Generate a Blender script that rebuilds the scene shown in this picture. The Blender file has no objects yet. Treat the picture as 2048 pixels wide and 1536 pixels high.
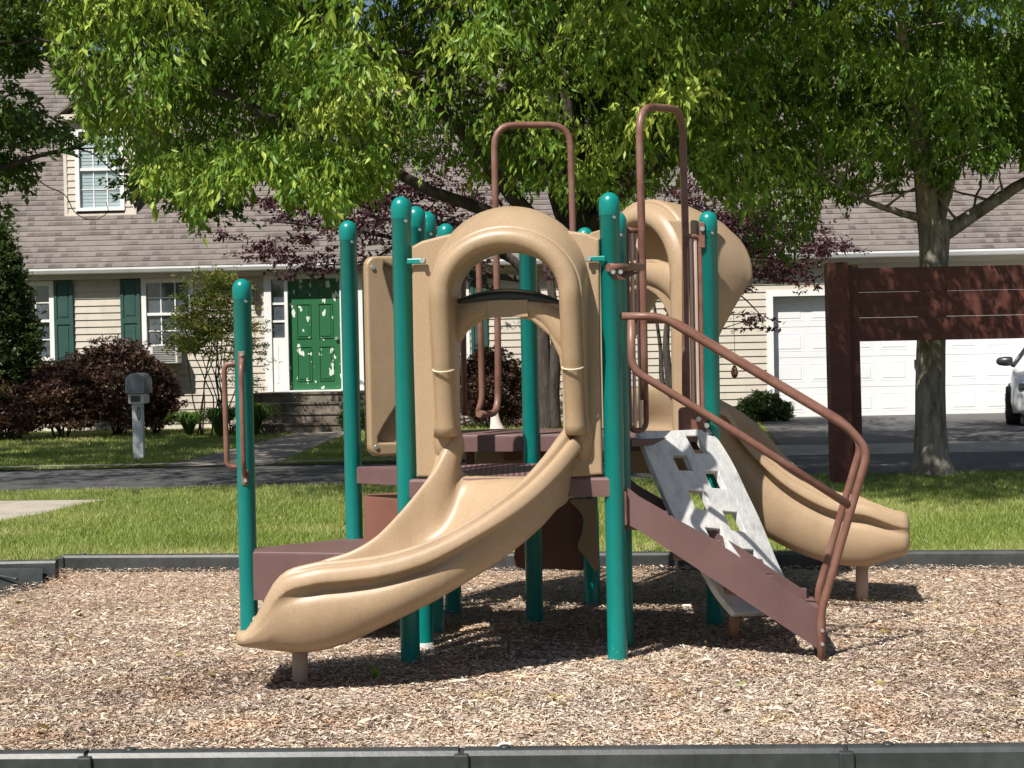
import bpy, bmesh, math, random
import numpy as np
from mathutils import Vector, Matrix
R = random.Random(11); NR = np.random.default_rng(5)
sc = bpy.context.scene; COL = sc.collection
rad = math.radians

# ------------------------------------------------------------------ camera, sky, sun
FPX = 3033.0; CAMZ = 1.367
PITCH = math.atan(46/FPX); ROLL = -0.0195
cam = bpy.data.objects.new('camera', bpy.data.cameras.new('camera')); COL.objects.link(cam)
cam.data.sensor_width = 36; cam.data.lens = FPX/2048*36; cam.data.clip_end = 2000; cam.data.clip_start = .1
CM = Matrix.Rotation(rad(90)-PITCH, 3, 'X') @ Matrix.Rotation(ROLL, 3, 'Z')
cam.matrix_world = Matrix.Translation((0, 0, CAMZ)) @ CM.to_4x4()
sc.camera = cam
SUN = Vector((-.42, -.62, 1)).normalized()
w = bpy.data.worlds.new('World'); sc.world = w; w.use_nodes = True
nt = w.node_tree; bg = nt.nodes['Background']
sky = nt.nodes.new('ShaderNodeTexSky'); sky.sky_type = 'NISHITA'; sky.sun_disc = False
sky.sun_elevation = math.asin(SUN.z); sky.sun_rotation = math.atan2(SUN.x, SUN.y) % (2*math.pi)
sky.air_density = 1.0; sky.dust_density = 1.0
nt.links.new(sky.outputs[0], bg.inputs[0]); bg.inputs[1].default_value = .055
sl = bpy.data.lights.new('sun', 'SUN'); sl.energy = 5.0; sl.angle = rad(.55); sl.color = (1, .95, .87)
so = bpy.data.objects.new('sun', sl); COL.objects.link(so); so.rotation_euler = SUN.to_track_quat('Z', 'Y').to_euler()
so.location = SUN*30
sc.view_settings.view_transform = 'Standard'; sc.view_settings.look = 'None'
sc.view_settings.exposure = 0.58; sc.view_settings.gamma = 1
sc.render.engine = 'CYCLES'; sc.cycles.max_bounces = 6; sc.cycles.diffuse_bounces = 3; sc.cycles.transparent_max_bounces = 8
sc.cycles.use_denoising = True

# ------------------------------------------------------------------ from a spot in the photo to a place
def ray(px, py): return CM @ Vector(((px-1024)/FPX, (768-py)/FPX, -1))
def at(px, py, D):
    d = ray(px, py); return d*(D/d.y) + Vector((0, 0, CAMZ))
def gz(x, y):
    if y < far_edge(x): return 0.0
    if y < 19.4: return .10
    if y < 27.4: return .10 + .15*(y-19.4)/8
    return .25
def far_edge(x): return 9.56 - .117*max(-6, min(6, x))
def gpt(px, py, dz=0):
    d = ray(px, py); z = .1
    for _ in range(12):
        t = (z-CAMZ)/d.z; p = d*t; z = gz(p.x, p.y)
    return Vector((p.x, p.y, z+dz))
class Frame:
    """a vertical plane: o, direction u on the ground, v up, w outward"""
    def __init__(s, o, u):
        s.o = Vector(o); s.u = Vector((u[0], u[1], 0)).normalized(); s.v = Vector((0, 0, 1)); s.w = s.u.cross(s.v)
    def px(s, x, y, w=0):
        d = ray(x, y); c = Vector((0, 0, CAMZ)); t = (w - (c-s.o).dot(s.w))/d.dot(s.w); p = c+d*t-s.o
        return (p.dot(s.u), p.z)
    def __call__(s, u, v, w=0): return s.o + s.u*u + s.v*v + s.w*w

# ------------------------------------------------------------------ materials
def nmat(name):
    m = bpy.data.materials.new(name); m.use_nodes = True
    t = m.node_tree; b = t.nodes['Principled BSDF']; return m, t, b
def N(t, typ, **k):
    n = t.nodes.new(typ)
    for a, v in k.items():
        if a.startswith('i_'): n.inputs[a[2:].replace('_', ' ')].default_value = v
        else: setattr(n, a, v)
    return n
def ramp(t, src, cols, pos=None):
    r = t.nodes.new('ShaderNodeValToRGB'); e = r.color_ramp.elements
    n = len(cols)
    while len(e) < n: e.new(.5)
    for i, c in enumerate(cols):
        e[i].position = pos[i] if pos else i/(n-1); e[i].color = (*c, 1)
    t.links.new(src, r.inputs[0]); return r.outputs[0]
def noise(t, scale, detail=4, rough=.55, coord='Object', stretch=None):
    tc = N(t, 'ShaderNodeTexCoord'); mp = N(t, 'ShaderNodeMapping')
    t.links.new(tc.outputs[coord], mp.inputs[0])
    if stretch: mp.inputs['Scale'].default_value = stretch
    n = N(t, 'ShaderNodeTexNoise'); n.inputs['Scale'].default_value = scale
    n.inputs['Detail'].default_value = detail; n.inputs['Roughness'].default_value = rough
    t.links.new(mp.outputs[0], n.inputs[0]); return n.outputs[0]
def mul(t, a, b, f=1.0, mode='MULTIPLY'):
    m = N(t, 'ShaderNodeMixRGB', blend_type=mode); m.inputs[0].default_value = f
    for i, v in ((1, a), (2, b)):
        if hasattr(v, 'is_linked'): t.links.new(v, m.inputs[i])
        else: m.inputs[i].default_value = (*v, 1)
    return m.outputs[0]
def bump(t, b, src, strength=.3, dist=.01):
    n = N(t, 'ShaderNodeBump'); n.inputs['Strength'].default_value = strength; n.inputs['Distance'].default_value = dist
    t.links.new(src, n.inputs['Height']); t.links.new(n.outputs[0], b.inputs['Normal'])
def surf(name, c1, c2, scale=6, rough=.6, bscale=None, bstr=.2, bdist=.004, stretch=None, spec=.5, c3=None, fine=0, metal=0, wear=None, grime=0):
    m, t, b = nmat(name)
    cols = [c1, c2] if c3 is None else [c1, c2, c3]
    c = ramp(t, noise(t, scale, 5, .6, stretch=stretch), cols, [.3, .7] if c3 is None else [.3, .5, .7])
    if fine:
        g = ramp(t, noise(t, fine, 2, .5), [(.84, .82, .80), (1.09, 1.09, 1.09)], [.35, .65]); c = mul(t, c, g)
    if grime: c = mul(t, c, ramp(t, noise(t, 3.1, 6, .7, stretch=(1, 1, .35)), [(.62, .60, .58), (1, 1, 1)], [.34, .52]), grime)
    if wear:
        f = ramp(t, noise(t, wear[1], 3, .7), [(0, 0, 0), (1, 1, 1)], [wear[2], wear[2]+.02])
        mx = N(t, 'ShaderNodeMixRGB'); t.links.new(f, mx.inputs[0]); t.links.new(c, mx.inputs[1]); mx.inputs[2].default_value = (*wear[0], 1); c = mx.outputs[0]
    t.links.new(c, b.inputs['Base Color']); b.inputs['Roughness'].default_value = rough
    b.inputs['Specular IOR Level'].default_value = spec; b.inputs['Metallic'].default_value = metal
    if bscale: bump(t, b, noise(t, bscale, 4, .6, stretch=stretch), bstr, bdist)
    return m
M = {}
M['tan'] = surf('speckled tan plastic', (.365, .258, .160), (.41, .296, .188), 2.2, .42, 60, .10, .002, fine=300, spec=.45, grime=.35, wear=((.62, .5, .36), 34, .74))
M['edge_highlight'] = surf('pale edge highlight', (.62, .52, .38), (.7, .6, .46), 8, .4)  # lighter tan painting the highlight along the sleeve lip
M['teal'] = surf('teal powder coat', (.001, .175, .155), (.002, .225, .20), 5, .3, 25, .06, .002, spec=.5, stretch=(1, 1, .35), grime=.3, wear=((.30, .42, .38), 26, .735))
M['pipe'] = surf('brown coated pipe', (.12, .052, .038), (.18, .085, .062), 9, .42, 60, .12, .001, c3=(.21, .12, .092), spec=.4)
M['plum'] = surf('plum vinyl deck coating', (.115, .062, .060), (.152, .084, .081), 3, .55, 90, .1, .001, grime=.4, wear=((.35, .27, .25), 40, .73))
M['rust'] = surf('red brown riser coating', (.16, .065, .045), (.21, .09, .065), 4, .5, 60, .1, .001)
M['bar'] = surf('barrier bar paled as sunlit', (.55, .40, .33), (.68, .52, .45), 5, .5, stretch=(1, 1, .3))  # colour paled to paint the sunlit faces of the bars
M['rock'] = surf('grey mottled climber plastic', (.46, .465, .46), (.62, .62, .60), 18, .6, 40, .7, .006, c3=(.70, .69, .665), stretch=(1, 1, .6))
M['bolt'] = surf('galvanised bolt', (.5, .5, .5), (.7, .7, .68), 30, .35, metal=.8)
M['concrete'] = surf('old concrete', (.28, .25, .21), (.43, .39, .33), 2.5, .85, 30, .4, .006, fine=60)
M['whitebase'] = surf('chipped post footing', (.45, .47, .45), (.75, .76, .74), 30, .8, 50, .5, .01)
M['shadepath'] = surf('shade darkened concrete path', (.16, .145, .12), (.27, .245, .21), 2.5, .85, 30, .4, .006, fine=60)  # concrete colour darkened to put the path's dappled shade in
M['border'] = surf('black recycled plastic', (.022, .026, .028), (.05, .056, .058), 3, .42, 25, .25, .004, fine=20)
M['asphalt'] = surf('asphalt', (.045, .047, .05), (.085, .085, .085), 1.2, .85, 60, .5, .006, fine=45)
def cracks(m, sc_):
    t = m.node_tree; b = t.nodes['Principled BSDF']; old = b.inputs['Base Color'].links[0].from_socket
    tc = N(t, 'ShaderNodeTexCoord'); v = N(t, 'ShaderNodeTexVoronoi', feature='DISTANCE_TO_EDGE'); v.inputs['Scale'].default_value = sc_
    nz = noise(t, 1.5, 4, .6); ad = N(t, 'ShaderNodeMixRGB', blend_type='ADD'); ad.inputs[0].default_value = .8
    t.links.new(tc.outputs['Object'], ad.inputs[1]); t.links.new(nz, ad.inputs[2]); t.links.new(ad.outputs[0], v.inputs['Vector'])
    c = mul(t, old, ramp(t, v.outputs['Distance'], [(.35, .35, .35), (1, 1, 1)], [.004, .012]))
    c = mul(t, c, ramp(t, noise(t, .35, 3, .5, stretch=(.4, 2.5, 1)), [(.8, .8, .82), (1.35, 1.33, 1.3)], [.35, .65])); t.links.new(c, b.inputs['Base Color'])
cracks(M['asphalt'], .8)
M['drive'] = surf('driveway asphalt', (.06, .06, .062), (.11, .108, .105), 1.0, .85, 60, .5, .006, fine=45)
M['soil'] = surf('lawn soil', (.05, .07, .016), (.12, .13, .04), 1.3, .95, 30, .8, .02, c3=(.16, .14, .06), fine=25)
M['mulchbed'] = surf('bark bed', (.16, .10, .07), (.34, .24, .17), 16, .95, 30, 1, .01, c3=(.42, .32, .23))
M['white'] = surf('white trim', (.70, .70, .69), (.80, .80, .79), 2, .5)
M['gutter'] = surf('white aluminium gutter', (.66, .67, .68), (.78, .78, .78), 2, .35)
M['garage'] = surf('garage door white', (.70, .71, .72), (.76, .77, .78), 1.2, .5, 60, .06, .002)
M['shutter'] = surf('dark green shutter', (.018, .062, .052), (.03, .085, .072), 4, .5)
M['glass'] = surf('window glass with dim room', (.035, .045, .055), (.10, .12, .14), 1.7, .06, spec=.9)
M['blind'] = surf('window with closed blind', (.32, .40, .42), (.42, .50, .52), 1.4, .12, spec=.8)
M['bark'] = surf('grey brown bark', (.10, .08, .062), (.26, .225, .18), 13, .9, 22, 1, .03, stretch=(1, 1, .25), c3=(.40, .37, .31))
M['barkd'] = surf('dark bark', (.03, .024, .02), (.075, .06, .048), 9, .9, 22, 1, .03, stretch=(1, 1, .25))
M['signwood'] = surf('dark red brown painted wood', (.075, .020, .013), (.12, .034, .023), 3, .65, 30, .3, .004, stretch=(.3, 1, 3))
M['carpaint'] = surf('white car paint', (.72, .73, .74), (.76, .77, .78), 1, .2, spec=.6)
M['rubber'] = surf('tyre rubber', (.012, .012, .012), (.025, .025, .025), 20, .8)
M['darkplast'] = surf('dark plastic', (.012, .016, .016), (.03, .036, .036), 6, .35)
M['alloy'] = surf('wheel alloy', (.35, .35, .36), (.5, .5, .51), 5, .3, metal=.7)
M['mailgrey'] = surf('weathered grey mailbox', (.16, .19, .21), (.26, .30, .32), 9, .5)
M['mailpost'] = surf('weathered white post', (.42, .45, .48), (.62, .64, .66), 6, .7)
M['feeder'] = surf('rusty feeder', (.09, .04, .025), (.16, .08, .05), 20, .7)
M['acgrey'] = surf('air conditioner casing', (.55, .55, .52), (.68, .67, .64), 4, .5)
M['grille'] = surf('air conditioner grille', (.07, .07, .07), (.12, .12, .12), 9, .6)

def shingle():
    m, t, b = nmat('brown asphalt shingles')
    tc = N(t, 'ShaderNodeTexCoord'); sp = N(t, 'ShaderNodeSeparateXYZ'); t.links.new(tc.outputs['UV'], sp.inputs[0])
    def math_(op, a, b_=None):
        n = N(t, 'ShaderNodeMath', operation=op)
        for i, v in ((0, a), (1, b_)):
            if v is None: continue
            if hasattr(v, 'is_linked'): t.links.new(v, n.inputs[i])
            else: n.inputs[i].default_value = v
        return n.outputs[0]
    row = math_('FLOOR', math_('DIVIDE', sp.outputs[1], .145)); outs = []
    for wd, k in ((.13, 7.3), (.31, 3.1)):
        wn = N(t, 'ShaderNodeTexWhiteNoise', noise_dimensions='1D'); t.links.new(math_('MULTIPLY', row, k), wn.inputs['W'])
        u = math_('FLOOR', math_('ADD', math_('DIVIDE', sp.outputs[0], wd), math_('MULTIPLY', wn.outputs['Value'], 9.0)))
        w2 = N(t, 'ShaderNodeTexWhiteNoise', noise_dimensions='2D'); cb = N(t, 'ShaderNodeCombineXYZ'); t.links.new(u, cb.inputs[0]); t.links.new(row, cb.inputs[1]); t.links.new(cb.outputs[0], w2.inputs['Vector']); outs.append(w2.outputs['Value'])
    v = math_('ADD', math_('MULTIPLY', outs[0], .65), math_('MULTIPLY', outs[1], .35))
    fr_ = math_('FRACT', math_('DIVIDE', sp.outputs[1], .145)); top_ = math_('MULTIPLY', math_('GREATER_THAN', fr_, .62), .42); v = math_('ADD', v, top_)
    c = ramp(t, v, [(.085, .070, .063), (.128, .108, .098), (.150, .129, .118), (.172, .150, .138)], [.18, .40, .55, .85])
    n2 = ramp(t, noise(t, .7, 4, .6), [(.84, .84, .86), (1.12, 1.1, 1.08)], [.3, .7])
    n3 = ramp(t, noise(t, 90, 2, .5), [(.7, .7, .7), (1.25, 1.25, 1.25)], [.3, .7])
    c = mul(t, mul(t, c, n2), n3); t.links.new(c, b.inputs['Base Color']); b.inputs['Roughness'].default_value = .9
    return m
M['shingle'] = shingle()
def siding_mat():
    m, t, b = nmat('cream vinyl siding')
    c = ramp(t, noise(t, 1.1, 4, .6), [(.46, .415, .355), (.55, .50, .43)], [.3, .7])
    g = ramp(t, noise(t, 5, 5, .7, stretch=(1, 1, .4)), [(.78, .76, .74), (1.05, 1.05, 1.05)], [.25, .5]); c = mul(t, c, g, .6)
    t.links.new(c, b.inputs['Base Color']); b.inputs['Roughness'].default_value = .55; return m
M['siding'] = siding_mat()
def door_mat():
    m, t, b = nmat('green door with painted sun dapples')
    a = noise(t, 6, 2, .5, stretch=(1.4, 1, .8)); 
    # pale patches paint the sun dapples into the door colour
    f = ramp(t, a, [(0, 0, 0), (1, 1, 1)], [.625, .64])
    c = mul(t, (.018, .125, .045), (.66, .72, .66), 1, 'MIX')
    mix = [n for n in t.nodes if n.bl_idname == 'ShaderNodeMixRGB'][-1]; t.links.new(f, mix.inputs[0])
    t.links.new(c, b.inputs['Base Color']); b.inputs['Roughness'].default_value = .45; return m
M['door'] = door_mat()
def leafmat(name, cols, trans=.35, tcol=(.30, .42, .05), rough=.45):
    m, t, b = nmat(name)
    at_ = N(t, 'ShaderNodeAttribute', attribute_name='tint')
    c = ramp(t, at_.outputs['Fac'], cols)
    t.links.new(c, b.inputs['Base Color']); b.inputs['Roughness'].default_value = rough; b.inputs['Specular IOR Level'].default_value = .35
    tr = N(t, 'ShaderNodeBsdfTranslucent'); t.links.new(mul(t, c, tcol, .75, 'MIX'), tr.inputs[0])
    mx = N(t, 'ShaderNodeMixShader'); mx.inputs[0].default_value = trans
    t.links.new(b.outputs[0], mx.inputs[1]); t.links.new(tr.outputs[0], mx.inputs[2])
    t.links.new(mx.outputs[0], t.nodes['Material Output'].inputs[0]); return m
M['leaf'] = leafmat('fresh green leaf', [(.06, .13, .014), (.14, .26, .028), (.42, .50, .08)], .32)
M['leafd'] = leafmat('deep green leaf', [(.03, .075, .018), (.05, .11, .025), (.10, .17, .03)], .3)
M['purple'] = leafmat('purple leaf', [(.018, .008, .011), (.045, .017, .022), (.09, .035, .035)], .2, (.18, .03, .04))
M['barberry'] = leafmat('burgundy leaf', [(.04, .021, .017), (.085, .042, .03), (.16, .105, .055)], .2, (.2, .1, .05))
M['evergreen'] = leafmat('evergreen leaf', [(.016, .034, .010), (.035, .065, .018), (.09, .12, .03)], .15)
M['nandina'] = leafmat('nandina leaf', [(.05, .09, .015), (.14, .15, .03), (.26, .13, .04)], .35)
M['grass'] = leafmat('grass blade', [(.13, .20, .035), (.28, .35, .075), (.52, .47, .22)], .3, (.30, .40, .07))
M['blade'] = leafmat('daylily blade', [(.035, .085, .02), (.06, .12, .025), (.11, .17, .04)], .3)
def chipmat():
    m, t, b = nmat('wood chip')
    a = N(t, 'ShaderNodeAttribute', attribute_name='tint')
    c = ramp(t, a.outputs['Fac'], [(.07, .045, .032), (.28, .195, .145), (.45, .35, .265), (.60, .49, .375), (.80, .72, .57)], [0, .25, .5, .78, 1])
    c = mul(t, c, ramp(t, noise(t, 2.6, 3, .6), [(1.12, .93, .78), (1, .97, .95), (.90, .90, .97), (1.08, 1.02, .84)], [.3, .45, .58, .7]), .8)
    t.links.new(c, b.inputs['Base Color']); b.inputs['Roughness'].default_value = .8; return m
M['chip'] = chipmat()

# ------------------------------------------------------------------ object helpers
def tagp(o, label=None, cat=None, group=None, kind=None):
    if label: o['label'] = label
    if cat: o['category'] = cat
    if group: o['group'] = group
    if kind: o['kind'] = kind
    return o
def thing(name, label, cat, loc=(0, 0, 0), rz=0, group=None):
    o = bpy.data.objects.new(name, None); COL.objects.link(o); o.location = loc; o.rotation_euler = (0, 0, rz)
    o.empty_display_size = .2
    return tagp(o, label, cat, group)
def copy_tree(o, parent=None):
    c = o.copy(); COL.objects.link(c); c.parent = parent
    for ch in list(o.children): copy_tree(ch, c)
    return c
class MB:
    """collects shapes of one mesh"""
    def __init__(s, local=True): s.v = []; s.f = []; s.sm = []; s.uv = None
    def add(s, vs, fs, smooth=False):
        n = len(s.v); s.v += [Vector(p) for p in vs]; s.f += [[n+i for i in f] for f in fs]; s.sm += [smooth]*len(fs); return s
    def box(s, c, d, rot=None, bev=0):
        x, y, z = d[0]/2, d[1]/2, d[2]/2; m = rot or Matrix.Identity(3)
        if bev <= 0:
            vs = [Vector((a*x, b*y, e*z)) for a in (-1, 1) for b in (-1, 1) for e in (-1, 1)]
            fs = [(0, 1, 3, 2), (4, 6, 7, 5), (0, 4, 5, 1), (2, 3, 7, 6), (0, 2, 6, 4), (1, 5, 7, 3)]
            return s.add([m@v+Vector(c) for v in vs], fs)
        bm = bmesh.new(); bmesh.ops.create_cube(bm, size=1)
        for v in bm.verts: v.co = Vector((v.co.x*d[0], v.co.y*d[1], v.co.z*d[2]))
        bmesh.ops.bevel(bm, geom=list(bm.edges), offset=bev, segments=2, profile=.5, affect='EDGES')
        bm.verts.index_update(); vs = [m@v.co+Vector(c) for v in bm.verts]; fs = [[v.index for v in f.verts] for f in bm.faces]; bm.free()
        return s.add(vs, fs, False)
    def tube(s, path, r, n=12, closed=False, cap=True):
        P = [Vector(p) for p in path]; L = len(P); rs = r if hasattr(r, '__len__') else [r]*L
        T = []
        for i in range(L):
            a = P[(i-1) % L] if (closed or i > 0) else P[i]; b = P[(i+1) % L] if (closed or i < L-1) else P[i]
            T.append((b-a).normalized())
        u = T[0].orthogonal().normalized(); base = len(s.v); vs = []
        for i in range(L):
            u = (u - T[i]*u.dot(T[i])).normalized(); v = T[i].cross(u)
            for k in range(n):
                a = 2*math.pi*k/n; vs.append(P[i]+(u*math.cos(a)+v*math.sin(a))*rs[i])
        fs = []
        for i in range(L if closed else L-1):
            j = (i+1) % L
            for k in range(n): fs.append((i*n+k, i*n+(k+1) % n, j*n+(k+1) % n, j*n+k))
        s.add(vs, fs, True)
        if cap and not closed:
            s.f += [[base+k for k in range(n)][::-1], [base+(L-1)*n+k for k in range(n)]]; s.sm += [False, False]
        return s
    def loft(s, rings, closed_ring=True, cap=False, smooth=True, closed=False):
        n = len(rings[0]); vs = [p for r in rings for p in r]; fs = []; base = len(s.v)
        for i in range(len(rings) if closed else len(rings)-1):
            j = (i+1) % len(rings)
            for k in range(n if closed_ring else n-1):
                fs.append((i*n+k, i*n+(k+1) % n, j*n+(k+1) % n, j*n+k))
        s.add(vs, fs, smooth)
        if cap:
            s.f += [[base+k for k in range(n)][::-1], [base+(len(rings)-1)*n+k for k in range(n)]]; s.sm += [False]*2
        return s
    def build(s, name, mat, parent=None, label=None):
        off = Vector((0, 0, 0)) if parent is None else ORI.get(root_of(parent).name, Vector((0, 0, 0)))
        me = bpy.data.meshes.new(name); me.from_pydata([p-off for p in s.v], [], s.f); me.validate(); me.update()
        if len(me.polygons) == len(s.sm): me.polygons.foreach_set('use_smooth', s.sm)
        me.materials.append(mat if not isinstance(mat, str) else M[mat])
        bm = bmesh.new(); bm.from_mesh(me); bmesh.ops.recalc_face_normals(bm, faces=list(bm.faces)); bm.to_mesh(me); bm.free()
        o = bpy.data.objects.new(name, me); COL.objects.link(o); o.parent = parent
        if label: o['label'] = label
        return o
ORI = {}        # things whose parts are given in world coordinates: name -> origin
def root_of(o):
    while o.parent: o = o.parent
    return o
def wthing(name, label, cat, loc, group=None):
    o = thing(name, label, cat, loc, 0, group); ORI[o.name] = Vector(loc); return o
def cr(pts, k=4, closed=False):
    """smooth a list of points"""
    P = [Vector(p) if len(p) > 2 else Vector((p[0], p[1])) for p in pts]; L = len(P); out = []
    for i in range(L if closed else L-1):
        g = (lambda j: P[j % L]) if closed else (lambda j: P[max(0, min(L-1, j))])
        a, b, c, d = g(i-1), g(i), g(i+1), g(i+2)
        for q in range(k):
            t = q/k; out.append(.5*((2*b)+(c-a)*t+(2*a-5*b+4*c-d)*t*t+(3*b-a-3*c+d)*t**3))
    if not closed: out.append(P[-1])
    return out
def rounded(pts, r, k=5):
    """polyline with its inner corners rounded"""
    P = [Vector(p) for p in pts]; out = [P[0]]
    for i in range(1, len(P)-1):
        a = (P[i-1]-P[i]); b = (P[i+1]-P[i]); d = min(r, a.length*.48, b.length*.48)
        A = P[i]+a.normalized()*d; B = P[i]+b.normalized()*d
        for q in range(k+1):
            t = q/k; out.append(A*(1-t)**2+P[i]*2*t*(1-t)+B*t*t)
    out.append(P[-1]); return out
def plate(outer, holes, thick, bevel, fr, w0=0):
    """2-D outline with holes, thickness and rounded edges, in the frame fr; returns (verts, faces)"""
    cu = bpy.data.curves.new('t', 'CURVE'); cu.dimensions = '2D'; cu.fill_mode = 'BOTH'
    cu.extrude = max(.0005, thick/2-bevel); cu.bevel_depth = bevel; cu.bevel_resolution = 2; cu.offset = -bevel
    for lp in [outer]+holes:
        sp = cu.splines.new('POLY'); sp.points.add(len(lp)-1)
        for i, p in enumerate(lp): sp.points[i].co = (p[0], p[1], 0, 1)
        sp.use_cyclic_u = True
    ob = bpy.data.objects.new('t', cu); COL.objects.link(ob)
    me = bpy.data.meshes.new_from_object(ob.evaluated_get(bpy.context.evaluated_depsgraph_get()))
    vs = [fr(v.co.x, v.co.y, v.co.z+w0) for v in me.vertices]; fs = [list(p.vertices) for p in me.polygons]
    bpy.data.objects.remove(ob); bpy.data.curves.remove(cu); bpy.data.meshes.remove(me)
    return vs, fs
def npmesh(name, V, k, mat, tint=None, parent=None, smooth=False, tris=None):
    """V: (n*k,3) array, faces of k consecutive verts (or tris: index triples per k verts)"""
    off = Vector((0, 0, 0)) if parent is None else ORI.get(root_of(parent).name, Vector((0, 0, 0)))
    V = np.asarray(V, dtype=np.float32)-np.array(off, dtype=np.float32); n = len(V)//k
    me = bpy.data.meshes.new(name); me.vertices.add(len(V)); me.vertices.foreach_set('co', V.ravel())
    if tris is None: tris = [tuple(range(k))]
    fk = len(tris[0]); nf = n*len(tris)
    idx = (np.arange(n)[:, None, None]*k + np.array(tris)[None, :, :]).reshape(-1)
    me.loops.add(len(idx)); me.loops.foreach_set('vertex_index', idx.astype(np.int32))
    me.polygons.add(nf); me.polygons.foreach_set('loop_start', np.arange(0, nf*fk, fk, dtype=np.int32))
    me.update(calc_edges=True)
    if tint is not None:
        a = me.attributes.new('tint', 'FLOAT', 'POINT'); a.data.foreach_set('value', np.repeat(tint, k).astype(np.float32))
    me.materials.append(M[mat] if isinstance(mat, str) else mat)
    o = bpy.data.objects.new(name, me); COL.objects.link(o); o.parent = parent; return o
def nrm(a): return a/np.maximum(1e-9, np.linalg.norm(a, axis=-1, keepdims=True))
def leaves(pos, dirn, length, width, fold=.25):
    """folded pointed leaves: 4 verts, 2 triangles each"""
    n = len(pos); d = nrm(dirn); r = nrm(NR.normal(size=(n, 3))); s = nrm(np.cross(d, r)); up = np.cross(s, d)
    L = length[:, None]; W = width[:, None]; mid = pos+d*L*.42
    V = np.empty((n, 4, 3)); V[:, 0] = pos; V[:, 1] = mid+s*W/2+up*W*fold; V[:, 2] = pos+d*L; V[:, 3] = mid-s*W/2+up*W*fold
    return V.reshape(-1, 3)
LT = [(0, 1, 2), (0, 2, 3)]

# ------------------------------------------------------------------ ground, road, paths
def ground_sheet():
    xs = [-160, -60, -25, -12, -6, -4, -2, 0, 2, 4, 6, 12, 25, 60, 160]
    rows = [lambda x: (-60, 0), lambda x: (4.6, -.02), lambda x: (far_edge(x)-.01, 0), lambda x: (far_edge(x), .10), lambda x: (19.4, .10), lambda x: (27.4, .25), lambda x: (45, .25), lambda x: (400, .25)]
    rings = [[Vector((x, *r(x))) for x in xs] for r in rows]
    b = MB(); b.loft(rings, closed_ring=False, smooth=False); o = b.build('ground', 'soil'); tagp(o, kind='structure')
ground_sheet()
def sheet(name, pts, mat, dz=.004):
    b = MB(); b.add([Vector((p[0], p[1], gz(p[0], p[1])+dz)) for p in pts], [list(range(len(pts)))]); o = b.build(name, mat); tagp(o, kind='structure'); return o
def quadsheet(name, xl, xr, ys, mat, dz=.004):
    b = MB(); b.loft([[Vector((xl(y), y, gz(0, y)+dz)), Vector((xr(y), y, gz(0, y)+dz))] for y in ys], closed_ring=False, smooth=False)
    return tagp(b.build(name, mat), kind='structure')
b = MB(); xs_ = [-20, -6, -4, -2, 0, 2, 4, 6, 20]
b.loft([[Vector((x, 4.93-.048*max(-4, min(4, x)), .004)) for x in xs_]]+[[Vector((x, far_edge(x)-.05-q, .006+.050*(1-q/1.1)**1.5)) for x in xs_] for q in (1.1, .8, .55, .35, .2, .1, 0, -.035)], closed_ring=False, smooth=False)
tagp(b.build('playground_surface', 'mulchbed'), kind='structure')
quadsheet('road', lambda y: -150, lambda y: 150, [15.95, 19.1], 'asphalt')
quadsheet('driveway', lambda y: 4.45-.12*(27.4-y), lambda y: 10.8, [20.9, 24, 27.38], 'drive', .008)
quadsheet('driveway_apron', lambda y: 3.0, lambda y: 12, [19.12, 19.4, 20.89], 'concrete', .006)
sheet('path', [gpt(-40, 1003), gpt(215, 1000), gpt(150, 1012), gpt(96, 1026), gpt(-40, 1050)], 'concrete')
quadsheet('front_path', lambda y: -3.62-.13*(26-y), lambda y: -2.7-.06*(26-y), [19.12, 19.4, 23, 26.2], 'shadepath', .006)
quadsheet('kerb', lambda y: -60, lambda y: 2.95, [19.12, 19.38], 'shadepath', .05)

# wood chips: real chips, too many to count
def chips(n, y0, y1, size):
    y = 1/np.sqrt(NR.uniform(1/y1**2, 1/y0**2, n)); x = NR.uniform(-.40, .40, n)*(y+.6)
    fe = 9.56-.117*x-.05; ok = (y < fe) & (y > 4.97-.048*x); x, y = x[ok], y[ok]; n = len(x)
    z = .016+NR.uniform(.004, .018, n)+.055*np.clip(1-(fe[ok]-y)/1.1, 0, 1)**1.5+.008*np.sin(x*3.1+y*2)+.008*np.sin(y*5.3-x*2.2)
    yaw = NR.uniform(0, 2*np.pi, n); el = NR.normal(0, .17, n)
    d = np.stack([np.cos(yaw)*np.cos(el), np.sin(yaw)*np.cos(el), np.sin(el)], 1)
    rl = NR.normal(0, .34, n); s = nrm(np.cross(d, [0, 0, 1.])); s = s*np.cos(rl)[:, None]+np.cross(d, s)*np.sin(rl)[:, None]
    L = NR.lognormal(0, .38, n)*size; W = L*NR.uniform(.12, .30, n)
    L = L[:, None]; W = W[:, None]; c = np.stack([x, y, z+np.abs(np.sin(el))*L[:, 0]*.2], 1)
    bow = (NR.normal(0, .08, n)[:, None]*L)*np.cross(d, s)
    V = np.empty((n, 6, 3)); V[:, 0] = c-d*L/2-s*W*.35; V[:, 1] = c-d*L/2+s*W*.3; V[:, 2] = c+s*W*.5+bow; V[:, 3] = c+d*L/2+s*W*.25; V[:, 4] = c+d*L/2-s*W*.4; V[:, 5] = c-s*W*.5+bow
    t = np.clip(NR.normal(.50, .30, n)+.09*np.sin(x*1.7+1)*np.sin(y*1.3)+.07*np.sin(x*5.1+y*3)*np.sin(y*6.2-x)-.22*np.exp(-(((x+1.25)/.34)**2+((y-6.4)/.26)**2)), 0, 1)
    return V.reshape(-1, 3), t
V, t = chips(620000, 4.85, 9.95, .0175)
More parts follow.
